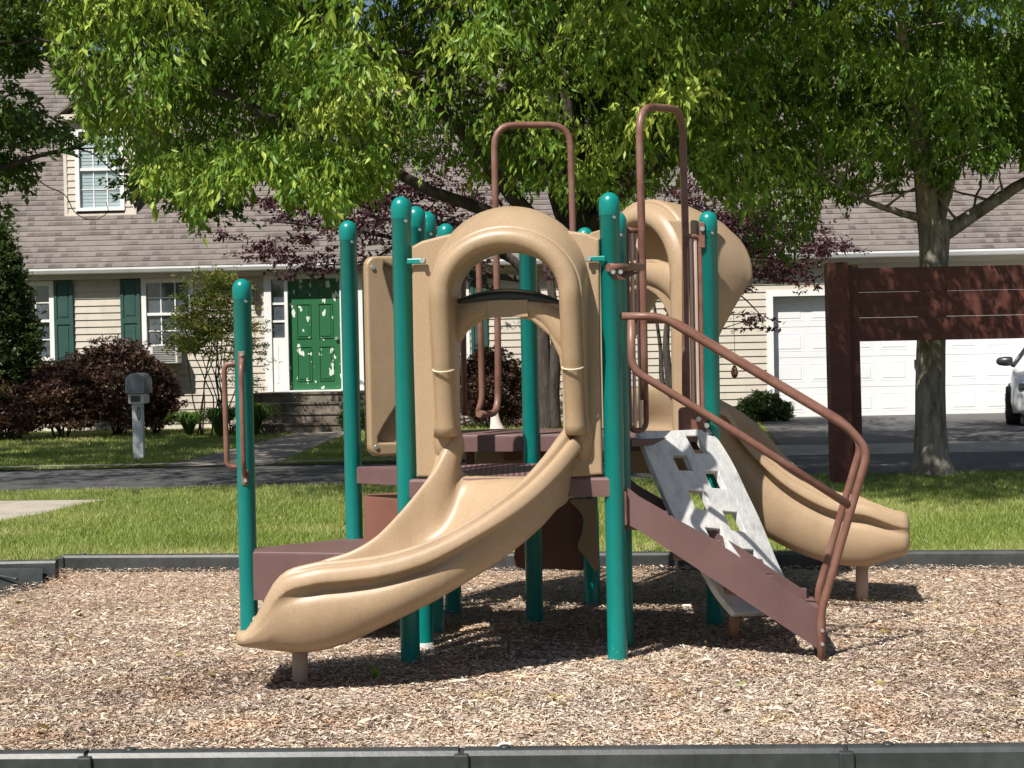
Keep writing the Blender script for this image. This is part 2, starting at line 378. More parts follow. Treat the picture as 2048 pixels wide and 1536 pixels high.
tagp(npmesh('wood_chips', V, 6, 'chip', t, tris=[(0, 1, 2, 5), (2, 3, 4, 5)]), kind='stuff')

def on_path(x, y):
    p = ((y > 19.0) & (y < 26.3) & (x > -3.66-.13*(26-y)) & (x < -2.66-.06*(26-y)))
    p |= (y > 19.0) & (x > 4.4-.12*(27.4-y)) & (x < 10.9)
    p |= (y > 19.0) & (y < 20.95) & (x > 2.95)
    return p
PATHPOLY = [gpt(-40, 1003), gpt(215, 1000), gpt(150, 1012), gpt(96, 1026), gpt(-40, 1050)]
def in_poly(x, y, P):
    r = np.zeros(len(x), bool)
    for i in range(len(P)):
        a, b_ = P[i], P[(i+1) % len(P)]
        c = ((a.y > y) != (b_.y > y)) & (x < (b_.x-a.x)*(y-a.y)/((b_.y-a.y) or 1e-9)+a.x); r ^= c
    return r
def grass(name, n, y0, y1, hgt, wid, label=None):
    y = 1/np.sqrt(NR.uniform(1/y1**2, 1/y0**2, n)); x = NR.uniform(-.39, .39, n)*(y+.8)
    ok = ~on_path(x, y) & (y > 9.56-.117*x+.02) & ~in_poly(x, y, PATHPOLY); x, y = x[ok], y[ok]; n = len(x)
    z = np.where(y < 19.4, .10, .10+.15*(y-19.4)/8)
    dens = np.sin(x*2.3+np.sin(y*1.7))*np.sin(y*3.1+x)+NR.normal(0, .5, n)
    patch = np.sin(x*1.3+np.sin(y*1.1)*2)*np.sin(y*2.2+np.sin(x*.9)*1.7); dry = np.clip(patch-.35, 0, 1)*.8+np.clip(1.15-(y-(9.56-.117*x))*1.2, 0, 1)*.55+np.clip(np.sin(x*.9+2)*np.sin(y*.8+1)-.55, 0, 1)
    h = hgt*NR.uniform(.5, 1.25, n)*(1+.25*np.clip(dens, -1, 1)); yaw = NR.uniform(0, 6.28, n)
    ln = NR.normal(0, .45, (n, 2))*h[:, None]
    b0 = np.stack([x, y, z], 1); s = np.stack([np.cos(yaw), np.sin(yaw), np.zeros(n)], 1)*(wid*NR.uniform(.6, 1.3, n))[:, None]
    V = np.empty((n, 3, 3)); V[:, 0] = b0-s/2; V[:, 1] = b0+s/2; V[:, 2] = b0+np.stack([ln[:, 0], ln[:, 1], h], 1)
    t = np.clip(.36+.12*dens*.5+NR.normal(0, .15, n)+dry*1.0*NR.uniform(.2, 1, n)-.16*np.clip(np.sin(x*2.1+3)*np.sin(y*2.7), 0, 1), 0, 1)
    return tagp(npmesh(name, V.reshape(-1, 3), 3, 'grass', t), kind='stuff')
grass('grass', 300000, 9.2, 15.93, .040, .0065)
grass('far_grass', 140000, 19.42, 27.4, .045, .012)

nl_ = 150; ly = NR.uniform(5.1, 9.3, nl_); lx_ = NR.uniform(-.36, .36, nl_)*ly
lp_ = np.stack([lx_, ly, np.full(nl_, .047)], 1); ld_ = NR.normal(size=(nl_, 3)); ld_[:, 2] = NR.uniform(-.05, .25, nl_)
tagp(npmesh('fallen_leaves', leaves(lp_, ld_, NR.uniform(.03, .06, nl_), NR.uniform(.014, .024, nl_)), 4, leafmat('dry fallen leaf', [(.10, .055, .02), (.26, .18, .06), (.20, .24, .05)], .1), NR.uniform(0, 1, nl_), tris=LT), kind='stuff')
# ------------------------------------------------------------------ playground border timbers
def timber(label, a, b_, z0, z1, th=.09, grp='black border timbers round the wood chips', lip=True):
    a = Vector(a); b_ = Vector(b_); L = (b_-a).length; ang = math.atan2(b_.y-a.y, b_.x-a.x)
    r = thing('border_timber', label, 'border timber', (a.x, a.y, 0), ang, grp)
    m = MB(); h = z1-z0
    prof = [(-th/2, z0), (-th/2, z0+h*.30), (-th/2+.008, z0+h*.36), (-th/2+.008, z1-.018), (-th/2+.02, z1-.004), (-th/2+.03, z1), (th/2-.03, z1), (th/2-.008, z1-.01), (th/2, z0)]
    g = .008
    m.loft([[Vector((x, y, z)) for y, z in prof] for x in (g, g+.012, L-g-.012, L-g)], cap=True, smooth=False)
    m.build('timber_body', 'border', r)
    k = MB()
    for x in (0.0,): k.box((x, 0, (z0+z1)/2-.005), (.05, th+.012, h-.012), bev=.006)
    k.tube([(x_, 0, z1-.004) for x_ in (.14,)]+[(.14, 0, z1+.006)], .018, 10)
    k.build('joint_pin', 'border', r)
    return r
for i in range(4):
    x0 = -1.27+1.236*(i-1)-.0; fy = lambda x: 4.93-.048*x
    names = ['black border timber at the bottom left corner behind the front edge', 'black border timber along the front edge left of the middle', 'black border timber along the front edge in the middle', 'black border timber along the front edge at the right']
    x0 = [-2.66, -1.425, -.186, 1.05][i]
    timber(names[i], (x0, fy(x0), 0), (x0+1.236, fy(x0+1.236), 0), -.22, .107)
far_names = ['border timber behind the lowest step, left end beside the ramp', 'border timber seen behind the left curved slide', 'border timber seen behind the front deck posts', 'border timber seen under the grey climber', 'border timber behind the exit of the right slide', 'border timber right of the right slide at the far edge', 'border timber at the right end of the far edge']
fx = -2.945
for i in range(6):
    y_ = lambda x: far_edge(x)-.05
    timber('black plastic '+far_names[i], (fx, y_(fx), 0), (fx+1.21, y_(fx+1.21), 0), -.05, .165); fx += 1.21
timber('short black border timber at the left edge, nearer than its neighbours', (-4.1, 9.60, 0), (-2.90, 9.60, 0), -.05, .165)
rp = wthing('access_ramp', 'ribbed black plastic access ramp at the far left corner of the wood chips', 'ramp', (-3.25, 9.3, 0))
m = MB(); A = at(-60, 1150, 9.2)
pl = [(-4.2, 9.56, .14), (-2.98, 9.54, .12), (-2.93, 9.36, .03), (-3.12, 8.98, .015), (-4.2, 8.75, .015)]
m.add([Vector(p) for p in pl]+[Vector((p[0], p[1], -.02)) for p in pl], [(0, 1, 2, 3, 4), (9, 8, 7, 6, 5), (0, 5, 6, 1), (1, 6, 7, 2), (2, 7, 8, 3), (3, 8, 9, 4), (4, 9, 5, 0)])
m.build('ramp_plate', 'border', rp)
m = MB()
for i in range(5):
    x = -4.1+i*.19; m.tube([(x, 9.46, .132), (x+.05, 9.0, .032)], .007, 6)
m.tube(cr([(-4.2, 9.40, .122), (-3.7, 9.42, .126), (-3.3, 9.38, .112), (-3.06, 9.30, .085)], 6), .009, 8)
m.build('rib', 'border', rp)
m = MB().box((-3.75, 8.82, .055), (.62, .10, .11), bev=.012); m.build('end_block', 'border', rp)

# ------------------------------------------------------------------ the play structure
PS = wthing('play_structure', 'teal, tan and brown playground play set with two curved slides', 'play set', (0, 7.4, 0))
P1 = Vector((-.484, 6.846, 0)); P2 = Vector((.446, 6.722, 0)); P3 = Vector((1.005, 7.661, 0)); P4 = Vector((.094, 7.807, 0))
PA = Vector((-.436, 7.10, 0)); PB = Vector((-.403, 7.466, 0)); PC = Vector((-.338, 8.12, 0)); P5 = Vector((-.832, 7.85, 0)); P6 = Vector((-1.325, 7.50, 0)); PE = Vector((.506, 7.13, 0)); PF = Vector((.42, 8.42, 0))
def post(p, h, footing=False):
    m = MB(); r = .0445; n = 28
    prof = [(r, -.1), (r, h-.105), (r+.001, h-.104)]
    m.loft([[p+Vector((q*math.cos(2*math.pi*k/n), q*math.sin(2*math.pi*k/n), z)) for k in range(n)] for q, z in prof])
    o = m.build('post', 'teal', PS)
    c = MB(); R2 = r+.0025; pr = [(r+.0008, h-.105), (R2, h-.102), (R2, h-.05)]+[(R2*math.cos(a), h-.05+.05*math.sin(a)) for a in [math.pi/2*i/7 for i in range(1, 7)]]+[(.001, h)]
    c.loft([[p+Vector((q*math.cos(2*math.pi*k/n), q*math.sin(2*math.pi*k/n), z)) for k in range(n)] for q, z in pr]); c.build('post_cap', 'teal', o)
    b = MB(); d = (Vector((0, 0, 0))-p); d.z = 0; d = (d.normalized()+Vector((.45, 0, 0))).normalized()
    c0 = p+d*(r)+Vector((0, 0, h-.115)); b.tube([c0, c0+d*.006], .007, 10); b.build('rivet', 'bolt', o)
    if footing:
        f = MB(); f.loft([[p+Vector((q*math.cos(2*math.pi*k/n), q*math.sin(2*math.pi*k/n), z)) for k in range(n)] for q, z in [(.047, -.05), (.049, .02), (.046, .055), (.0448, .058)]]); f.build('footing', 'whitebase', o)
    return o
for p, h in ((P1, 2.118), (P2, 2.105), (P3, 2.104), (P4, 2.09), (PB, 2.11), (PC, 2.11), (P5, 2.11), (P6, 1.80), (PE, 2.06), (PF, 2.10)): post(p, h)
post(PA, 2.10, True)

# --- decks and steps
def deck(name, pts, ztop, th, mat='plum', label=None, holes=True):
    m = MB(); P = [Vector((p[0], p[1], 0)) for p in pts]; c = sum(P, Vector())/len(P)
    rings = []
    for s_, z in ((.999, ztop-th), (1, ztop-th+.004), (1, ztop-.012), (.994, ztop-.003), (.985, ztop)):
        rings.append([c+(p-c)*s_+Vector((0, 0, z)) for p in P])
    m.loft(rings, cap=True, smooth=False); o = m.build(name, mat, PS, label)
    return o
def perforated():
    m, t, b = nmat('perforated plum deck')
    tc = N(t, 'ShaderNodeTexCoord'); v = N(t, 'ShaderNodeTexVoronoi'); v.inputs['Scale'].default_value = 38; v.inputs['Randomness'].default_value = 0
    t.links.new(tc.outputs['Object'], v.inputs['Vector'])
    c = ramp(t, v.outputs['Distance'], [(.02, .01, .012), (.21, .115, .118)], [.36, .42]); t.links.new(c, b.inputs['Base Color']); b.inputs['Roughness'].default_value = .5; return m
M['perf'] = perforated()
ZD = .845; ZU = .985
fo = Vector((-.13, -.99, 0))*.02
deck('deck', [P1+fo*2, P2+fo*2, (PE.x, PE.y), (.56, 7.62), (-.1, 7.74), (-.80, 7.72), (PB.x-.05, PB.y-.05), (PA.x, PA.y)], ZD, .085)
m = MB(); pp = [Vector((*p, ZD+.003)) for p in ((-.36, 6.90), (.40, 6.80), (.46, 7.15), (.5, 7.56), (-.1, 7.68), (-.36, 7.6))]; m.add(pp, [range(6)]); m.build('deck_surface', 'perf', PS)
deck('deck', [(P4.x-.42, P4.y+.09), (P4.x-.045, P4.y+.005), (P4.x-.03, P4.y+.09), (P4.x+.03, P4.y+.09), (P4.x+.045, P4.y-.01), (.56, 7.66), (P3.x, P3.y), (PF.x, PF.y), (-.1, 8.60), (-.38, 8.45)], ZU, .085, label='upper deck')
deck('climber_landing', [(.53, 7.20), (.56, 7.16), (P3.x+.005, P3.y-.05), (P3.x-.01, P3.y), (.56, 7.66)], ZU-.004, .03, label='top board over the grey climber')
deck('step', [(P6.x+.05, P6.y-.15), (-.55, 7.16), (PA.x-.03, PA.y+.05), (PB.x-.02, PB.y), (P5.x, P5.y+.02), (P6.x+.03, P6.y+.02)], .465, .235, label='lowest step of the left side')
deck('step', [(P5.x+.06, P5.y-.1), (PB.x-.10, PB.y-.07), (PB.x-.02, PB.y+.03), (PC.x-.08, PC.y-.1), (P5.x+.06, P5.y+.03)], .69, .235, mat='rust', label='red brown middle step of the left side')
# dark struts below the lowest step
m = MB(); m.box((P6.x+.10, P6.y-.02, .17), (.05, .04, .24)); m.build('step_bracket', 'pipe', PS)

# --- slide chutes
def interp(tab, t):
    n = len(tab)-1; x = min(max(t, 0), 1)*n; i = min(int(x), n-1); a = tab[max(0, i-1)]; b_ = tab[i]; c = tab[i+1]; d = tab[min(n, i+2)]; q = x-i
    return .5*((2*b_)+(c-a)*q+(2*a-5*b_+4*c-d)*q*q+(3*b_-a-3*c+d)*q**3)
def chute(S, E_, h0, h1, a, b_, zf, zn, zo, zb, near, hw=.255, ns=56, wide=.19, fade=.94):
    """near: +1 when the side towards the camera lies left of the way down; zn near rim, zo other rim, zb underside"""
    S, E_, h0, h1 = Vector(S), Vector(E_), Vector(h0).normalized(), Vector(h1).normalized()
    Q = [S, S+h0*a, E_-h1*b_, E_]; rings = []
    for i in range(ns+1):
        t = i/ns
        c = Q[0]*(1-t)**3+Q[1]*3*(1-t)**2*t+Q[2]*3*(1-t)*t*t+Q[3]*t**3
        d = (Q[1]-Q[0])*(1-t)**2+(Q[2]-Q[1])*2*(1-t)*t+(Q[3]-Q[2])*t*t; d.normalize(); L = Vector((-d.y, d.x))*near; hwt = hw*(1+wide*max(0, 1-t/.45)**1.5)
        f, n_, o_, u_ = interp(zf, t), interp(zn, t), interp(zo, t), interp(zb, t)
        e = max(0, (t-.93)/.07); hwi = hwt*(1-.05*e*e)
        half = []
        for sgn, zr in ((1, n_), (-1, o_)):
            k = min(1.0, (zr-f)/.16); G = max(0, 1-t/.45)**.8
            B = max(0, min(1, (t-.30)/.35)); B = B*B*(3-2*B)          # the lower bulge grows on the way down
            Fd = max(0, min(1, (fade-t)/.12)); G2 = G*(1 if sgn > 0 else 2.2); Fd = Fd*Fd*(3-2*Fd)     # the crease runs out before the mouth
            mixf = lambda p_, q_: (p_[0]*Fd+q_[0]*(1-Fd), p_[1]*Fd+q_[1]*(1-Fd))
            h = [(.42, f+.002), (.66, f+.012), (.80-.07*G, f+(zr-f)*.22), (.86-.09*G2, f+(zr-f)*.55), (.88-.085*G2, f+(zr-f)*.82), (.905-.06*G2, zr-.008*k), (.945-.03*G2, zr), (.985, zr-.006*k)]
            q3 = zr-.105*k-u_
            crease = [(1.01, zr-.026*k), (1.035, zr-.030*k), (1.075, zr-.022*k), (1.13, zr-.034*k), (1.17, zr-.060*k), (1.175, zr-.076*k), (1.15, zr-.084*k), (1.05, zr-.090*k), (1.0, zr-.105*k)]
            plain = [(1.005, zr-.010*k), (1.03, zr-.018*k), (1.055, zr-.030*k), (1.075, zr-.045*k), (1.09, zr-.060*k), (1.10, zr-.072*k), (1.105, zr-.082*k), (1.11, zr-.094*k), (1.115, zr-.108*k)]
            h += [mixf(p_, q_) for p_, q_ in zip(crease, plain)]
            lo0 = [(.985, .10), (.98, .22), (.97, .40), (.95, .58), (.91, .76), (.84, .90), (.70, .98), (.42, 1.0)]
            lo1 = [(1.0, .06), (1.09, .16), (1.13, .34), (1.12, .54), (1.05, .74), (.94, .90), (.76, .98), (.45, 1.0)]
            lo2 = [(1.12, .10), (1.12, .22), (1.11, .38), (1.09, .55), (1.03, .74), (.93, .90), (.76, .98), (.45, 1.0)]
            for p0_, p1_, p2_ in zip(lo0, lo1, lo2):
                x_ = (p0_[0]*(1-B)+p1_[0]*B)*Fd+p2_[0]*(1-Fd); y_ = (p0_[1]*(1-B)+p1_[1]*B)*Fd+p2_[1]*(1-Fd)
                h.append((x_, zr-.105*k-q3*y_))
            half.append([(sgn*x, z) for x, z in h])
        loop = [(0, f)]+half[0]+[(0, u_-.004)]+half[1][::-1]
        loop = cr(loop, 2, True)
        rings.append([Vector((c.x+L.x*p[0]*hwi, c.y+L.y*p[0]*hwi, p[1])) for p in loop])
    # rounded mouth
    last = rings[-1]; cen = sum(last, Vector())/len(last); dd = Vector((h1.x, h1.y, 0))
    for s_, fw in ((.985, .016), (.93, .032), (.84, .042)):
        rings.append([cen+Vector(((p.x-cen.x)*s_, (p.y-cen.y)*s_, p.z-cen.z))+dd*fw+Vector((0, 0, (cen.z-p.z)*(1-s_)*1.5)) for p in last])
    m = MB(); m.loft(rings, cap=True); return m
S1 = wthing  # (names below stay parts of the play structure)
sl1 = bpy.data.objects.new('slide', None); COL.objects.link(sl1); sl1.parent = PS; sl1['label'] = 'left slide curving down to the left'
m = chute((-.02, 6.815), (-1.105, 6.40), (-.13, -.99), (-1, 0), .42, .55,
      [.85, .835, .78, .70, .63, .57, .50, .44, .38, .335, .305, .285, .25],
      [1.075, 1.035, .955, .865, .785, .712, .655, .612, .585, .572, .560, .505, .29],
      [1.085, 1.085, 1.05, 1.0, .94, .865, .785, .695, .605, .545, .51, .455, .28],
      [.70, .69, .63, .565, .50, .44, .38, .325, .27, .215, .185, .19, .215], 1)
m.build('chute', 'tan', sl1, 'left chute curving down to the left')
m = MB(); g = Vector((-.926, 6.443, 0)); m.tube([g+Vector((0, 0, -.1)), g+Vector((0, 0, .24))], .0335, 18); m.build('support_leg', surf('tan painted steel', (.36, .26, .19), (.42, .31, .23), 8, .5), sl1)
sl2 = bpy.data.objects.new('slide', None); COL.objects.link(sl2); sl2.parent = PS; sl2['label'] = 'right slide curving down to the right'
m = chute((.71, 8.04), (2.065, 8.20), (.66, .75), (1, -.12), .62, .75,
      [.98, .98, .97, .95, .90, .83, .74, .64, .53, .45, .39, .355, .33],
      [1.16, 1.16, 1.15, 1.13, 1.08, 1.01, .94, .86, .77, .69, .625, .60, .535],
      [1.17, 1.20, 1.21, 1.21, 1.19, 1.14, 1.07, .97, .82, .70, .61, .575, .50],
      [.76, .75, .745, .71, .63, .54, .465, .40, .34, .285, .245, .235, .285], -1, .25, fade=1.04)
m.build('chute', 'tan', sl2, 'right chute curving down to the right')
m = MB(); g = Vector((1.879, 8.214, 0)); m.tube([g+Vector((0, 0, -.1)), g+Vector((0, 0, .30))], .0335, 18); m.build('support_leg', bpy.data.materials['tan painted steel'], sl2)

# --- hood of a slide: panel with doorway and window, and the arch standing out of it
FA = Frame((P1+P2)/2, (P2-P1))
def U(fr, pts, w=0): return [fr.px(x, y, w) for x, y in pts]
def hood(fr, parent, ub, vb, panel_outer, doorway, window, arch, prof, dz=0):
    pass
pw = .03
outer = U(FA, [(836, 953), (829, 700), (826, 494), (846, 483), (880, 474), (930, 462), (1010, 452), (1090, 456), (1140, 463), (1172, 467), (1200, 479), (1201, 700), (1206, 948), (1128, 955), (1127, 830), (1126, 762)])
door_arch = U(FA, [(1120, 715), (1100, 672), (1065, 642), (1015, 628), (965, 640), (928, 668), (907, 712)])
outer = outer+door_arch+U(FA, [(905, 762), (905, 830), (903, 955)])
win = cr(U(FA, [(913, 600), (913, 562), (932, 525), (968, 503), (1017, 496), (1064, 505), (1100, 530), (1119, 565), (1121, 600), (1068, 585), (1017, 579), (962, 586)]), 3, True)
m = MB(); vs, fs = plate(outer, [win], .055, .012, FA, pw-.02); m.add(vs, fs)
# cross bar, thick and rounded, at the middle of the opening
bar = [(x, (interp([604, 596, 591, 588, 591, 596, 606], i/12)+interp([688, 650, 634, 628, 634, 650, 690], i/12))/2) for i, x in enumerate([902+i*(1128-902)/12 for i in range(13)])]
rings = []
for i in range(25):
    t = i/24; x = 903+222*t; yt = interp([600, 590, 584, 581, 584, 590, 600], t)+8; yb = interp([712, 658, 636, 629, 636, 658, 712], t)-3
    u, v1 = FA.px(x, yt, .0); _, v0 = FA.px(x, yb, .0); ring = []
    for k in range(16):
        a = 2*math.pi*k/16; ring.append(FA(u, (v1+v0)/2+(v1-v0)/2*math.cos(a), .0+.05*(abs(math.sin(a))**.6)*(1 if math.sin(a) > 0 else -1)))
    rings.append(ring)
m.loft(rings)
u0, v0 = FA.px(978, 636, 0); u1, v1 = FA.px(1058, 600, 0)
vs, fs = plate([(u0, v0), (u1, v0), (u1, v1), (u0, v1)], [], .008, .002, FA, .048); m.add(vs, fs)
# back lip of the window arching up behind the bar
rings = []
for i in range(17):
    t = i/16; x = 912+208*t; u, v = FA.px(x, 606-28*math.sin(math.pi*t), -.03); rings.append([FA(u, v, -.03), FA(u, v-.05, -.035), FA(u, v-.05, 0), FA(u, v-.012, 0)])
m.loft(rings)
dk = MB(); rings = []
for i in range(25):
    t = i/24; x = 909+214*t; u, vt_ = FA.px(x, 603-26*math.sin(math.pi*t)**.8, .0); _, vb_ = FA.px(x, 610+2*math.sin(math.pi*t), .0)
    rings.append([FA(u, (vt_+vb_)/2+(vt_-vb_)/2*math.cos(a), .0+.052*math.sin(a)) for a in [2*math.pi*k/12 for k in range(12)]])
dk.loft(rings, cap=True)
hp = m.build('hood_panel', 'tan', sl1, 'tan hood panel of the left slide')
dk.build('cross_bar_shade', 'darkplast', hp)  # near-black strip painting the hood's shade onto the bar top
# the arch
def arch_hood(fr, cu, vs_, ru, rv, vfoot, dep, extra, k=1.0, foot_spread=.02, nseg=40, thin_v=None):
    """cu centre u, vs_ spring height, ru/rv half sizes of tube centre arch, vfoot foot height"""
    st = []
    nl = 14
    for i in range(nl): st.append((math.pi, vfoot+(vs_-vfoot)*i/nl))
    for i in range(nseg+1): st.append((math.pi*(1-i/nseg), None))
    for i in range(1, nl+1): st.append((0, vs_-(vs_-vfoot)*i/nl))
    rings = []
    for th, v in st:
        o = Vector((math.cos(th)/ru, math.sin(th)/rv)).normalized() if v is None else Vector((math.cos(th), 0))
        if v is None: c = Vector((cu+ru*math.cos(th), vs_+rv*math.sin(th))); up = math.sin(th)
        else: c = Vector((cu+ru*math.cos(th)*(1+foot_spread*(vs_-v)/(vs_-vfoot)), v)); up = 0
        leg = 0 if v is None else (vs_-v)/(vs_-vfoot)
        wt = dep*(1-.50*min(1, leg*1.0))          # forward reach
        ob = .062+extra*max(0, up)**1.3+.012*(1-leg)
        low = thin_v is not None and v is not None and v < thin_v
        fl = max(0, (leg-.86)/.14)
        rt = .0435 if low else .046
        if low: wt -= .006
        rt += .004*fl; wt += .006*fl; ob += .012*fl
        P = [(ob, .0), (ob-.004, .02), (ob*.55+.05*.45+.0, wt*.5), (rt+.010, wt-.058), (rt+.004, wt-.047), (rt-.002, wt-.050)]
        for q in range(7):
            a = math.pi*q/6; P.append((rt*math.cos(a)-.0, wt-.045+rt*.95*math.sin(a)))
        P += [(-rt-.002, wt-.08), (-rt-.004, .0), (-rt+.01, -.01)]
        rings.append([fr(c.x+o.x*p[0]*k, c.y+o.y*p[0]*k, p[1]) for p in P])
    return rings
uc, _ = FA.px(1016, 640, .1); _, v_sp = FA.px(1016, 592, .1); ul, _ = FA.px(890, 620, .1); ur, _ = FA.px(1144, 620, .1); _, vt = FA.px(1012, 478, .16); _, vf = FA.px(1000, 872, .1); _, vthin = FA.px(1015, 737, .1)
m = MB(); m.loft(arch_hood(FA, (ul+ur)/2, v_sp, (ur-ul)/2, vt-v_sp, vf, .26, .085, thin_v=vthin), cap=True)
for sgn in (-1, 1):
    rr = []
    for i in range(15):
        t = i/14; a_ = math.pi*(i+.5)/15; u = (ul+ur)/2+sgn*((ur-ul)/2+.028); v = vf+.0+.125*math.cos(a_)
        rr.append([FA(u+.056*math.sin(a_)**.7*math.cos(q), v, .085*math.sin(a_)**.7*max(-.1, math.sin(q))) for q in [2*math.pi*k/18 for k in range(18)]])
    m.loft(rr, cap=True)
ho = m.build('hood', 'tan', sl1, 'arched hood over the left slide')
for sx in (-1, 1):
    m = MB(); u = (ul+ur)/2+sx*(ur-ul)/2*1.01; _, v = FA.px(1015, 736, .1)
    m.tube([FA(u-.047*math.cos(a), v-.012*math.sin(a), .146+.0475*math.sin(a)) for a in [math.pi*q/12 for q in range(13)]], .004, 6)
    m.build('sleeve_edge_highlight', 'edge_highlight', ho)
# brackets of the panel on the posts
for (x, y, sx) in ((846, 522, -1), (1178, 518, 1)):
    u, v = FA.px(x, y, .055); m = MB()
    m.box(FA(u+sx*.03, v, .058), (.085, .010, .024), Matrix.Rotation(math.atan2(FA.u.y, FA.u.x), 3, 'Z'), .004)
    o = m.build('panel_bracket', 'teal', sl1); b = MB(); b.tube([FA(u, v, .06), FA(u, v, .076)], .011, 10); b.build('bolt', 'bolt', o)

# right hood: on the edge from P3 to the hidden post behind, facing back right
FB = Frame((P3+PF)/2, (PF-P3))    # its w points to the back right
if FB.w.x < 0: FB = Frame((P3+PF)/2, (P3-PF))
HB = (P3-PF).length/2
def inplane(v): return v+ZU
Ho = [(-HB+.05, inplane(.0)), (-HB+.05, inplane(1.06)), (-HB+.09, inplane(1.08)), (-.2, inplane(1.10)), (.2, inplane(1.10)), (HB-.09, inplane(1.08)), (HB-.05, inplane(1.06)), (HB-.05, inplane(0)), (.245, inplane(0)), (.245, inplane(.45))]
Ho += [(.245*math.cos(a), inplane(.45)+.30*math.sin(a)) for a in [math.pi*q/12 for q in range(1, 12)]]+[(-.245, inplane(.45)), (-.245, inplane(0))]
Hw = [(.245*math.cos(a), inplane(.86)+.235*math.sin(a)) for a in [math.pi*q/14 for q in range(15)]]+[(-.1, inplane(.90)), (.1, inplane(.90))]
m = MB(); vs, fs = plate(Ho, [cr(Hw, 2, True)], .055, .012, FB, -.01); m.add(vs, fs)
rings = []
for i in range(21):
    t = i/20; u = -.26+.52*t; vt_, vb_ = inplane(.865+.03*math.sin(math.pi*t)), inplane(.62+.15*math.sin(math.pi*t)**.6)
    rings.append([FB(u, (vt_+vb_)/2+(vt_-vb_)/2*math.cos(a), -.015+.05*math.sin(a)) for a in [2*math.pi*k/14 for k in range(14)]])
m.loft(rings)
rings = []   # rounded rim on the deck side
for i in range(-9, 26+10):
    if i < 0: th = math.pi; v = inplane(.80)+.088*i
    elif i > 26: th = 0; v = inplane(.80)-.088*(i-26)
    else: th = math.pi*(1-i/26); v = None
    P = [(.246, .0), (.244, -.03), (.252, -.055), (.275, -.072), (.305, -.070), (.335, -.050), (.355, -.025), (.362, .0)]
    if v is not None: P = [(p[0]*(1-.0), p[1]) for p in P]
    rings.append([FB(p[0]*math.cos(th), (v if v is not None else inplane(.80)+(p[0]+.04)*math.sin(th)), p[1]) for p in P])
m.loft(rings, closed_ring=False)
m.build('hood_panel', 'tan', sl2, 'tan hood panel of the right slide')
m = MB(); rings = []; HD = .46
nseg = 30
for i in range(-10, nseg+11):
    if i < 0: th = math.pi; v = inplane(.80)+.085*i; leg = -i/10
    elif i > nseg: th = 0; v = inplane(.80)-.085*(i-nseg); leg = (i-nseg)/10
    else: th = math.pi*(1-i/nseg); v = None; leg = 0
    up = math.sin(th) if v is None else 0
    o = Vector((math.cos(th), math.sin(th))); hd = HD*max(.14, 1-1.75*leg+.55*leg*leg) if v is not None else HD*(1+.02*up)
    def q(du, w_, drop=0):
        c = Vector((du*math.cos(th), inplane(.80)+(du+.06)*math.sin(th)-drop*up)) if v is None else Vector((du*math.cos(th), v))
        return FB(c.x, c.y, w_)
    rings.append([q(.36, .0), q(.365, .04), q(.365, hd*.5, .02), q(.355, hd*.85, .06), q(.345, hd-.02, .09), q(.345, hd, .10), q(.33, hd+.012, .105), q(.305, hd, .10), q(.30, hd-.04, .08), q(.315, hd*.5, .02), q(.31, .02)])
m.loft(rings, closed_ring=True, cap=True)
m.build('hood', 'tan', sl2, 'deep arched hood over the right slide')

# --- tan side panel on the left, between two posts
FC = Frame((P5+PC)/2, PC-P5); hl = (PC-P5).length/2
z0, z1 = .885, 1.925
def rr(u0, v0, u1, v1, r):
    out = []
    for cx, cy, a0 in ((u1-r, v1-r, 0), (u0+r, v1-r, 90), (u0+r, v0+r, 180), (u1-r, v0+r, 270)):
        for k in range(6): a = rad(a0+90*k/5); out.append((cx+r*math.cos(a), cy+r*math.sin(a)))
    return out
uo0, uo1 = -hl+.075, hl-.03
m = MB(); vs, fs = plate(rr(uo0, z0, uo1, z1, .06), [], .035, .012, FC, 0); m.add(vs, fs)
vs, fs = plate(rr(uo0, z0, uo1, z1, .06), [cr([(uo0+.05, z0+.1), (uo0+.20, z0+.33), (uo0+.22, z0+.55), (uo0+.10, z1-.07), (uo0+.16, z1-.06), (uo1-.16, z1-.06), (uo1-.10, z1-.07), (uo1-.22, z0+.55), (uo1-.20, z0+.33), (uo1-.05, z0+.1), (uo1-.12, z0+.07), (uo0+.12, z0+.07)][::1], 3, True)], .05, .014, FC, .03); m.add(vs, fs)
sp = m.build('side_panel', 'tan', PS, 'tan side panel with a raised rim')
for v in (z0+.05, z1-.06):
    b = MB(); b.tube([FC(uo0+.035, v, .05), FC(uo0+.035, v, .062)], .012, 10); b.build('bolt', 'bolt', sp)

# --- brown pipe loops and barriers
PR = .0178
def pipe(name, pts, r=PR, rd=.08, label=None, parent=None, closed=False):
    m = MB(); m.tube(rounded(pts, rd) if rd else pts, r, 14, closed); return m.build(name, 'pipe', parent or PS, label)
def a3(px, py, D): return at(px, py, D)
# loop over the climber
pipe('entry_loop', [a3(1289, 800, 7.22), a3(1287, 640, 7.22), a3(1278, 213, 7.22), a3(1364, 218, 7.62), a3(1371, 470, 7.62), a3(1371, 800, 7.62), a3(1392, 826, 7.66)], .0185, .13, 'tall entry loop above the grey climber')
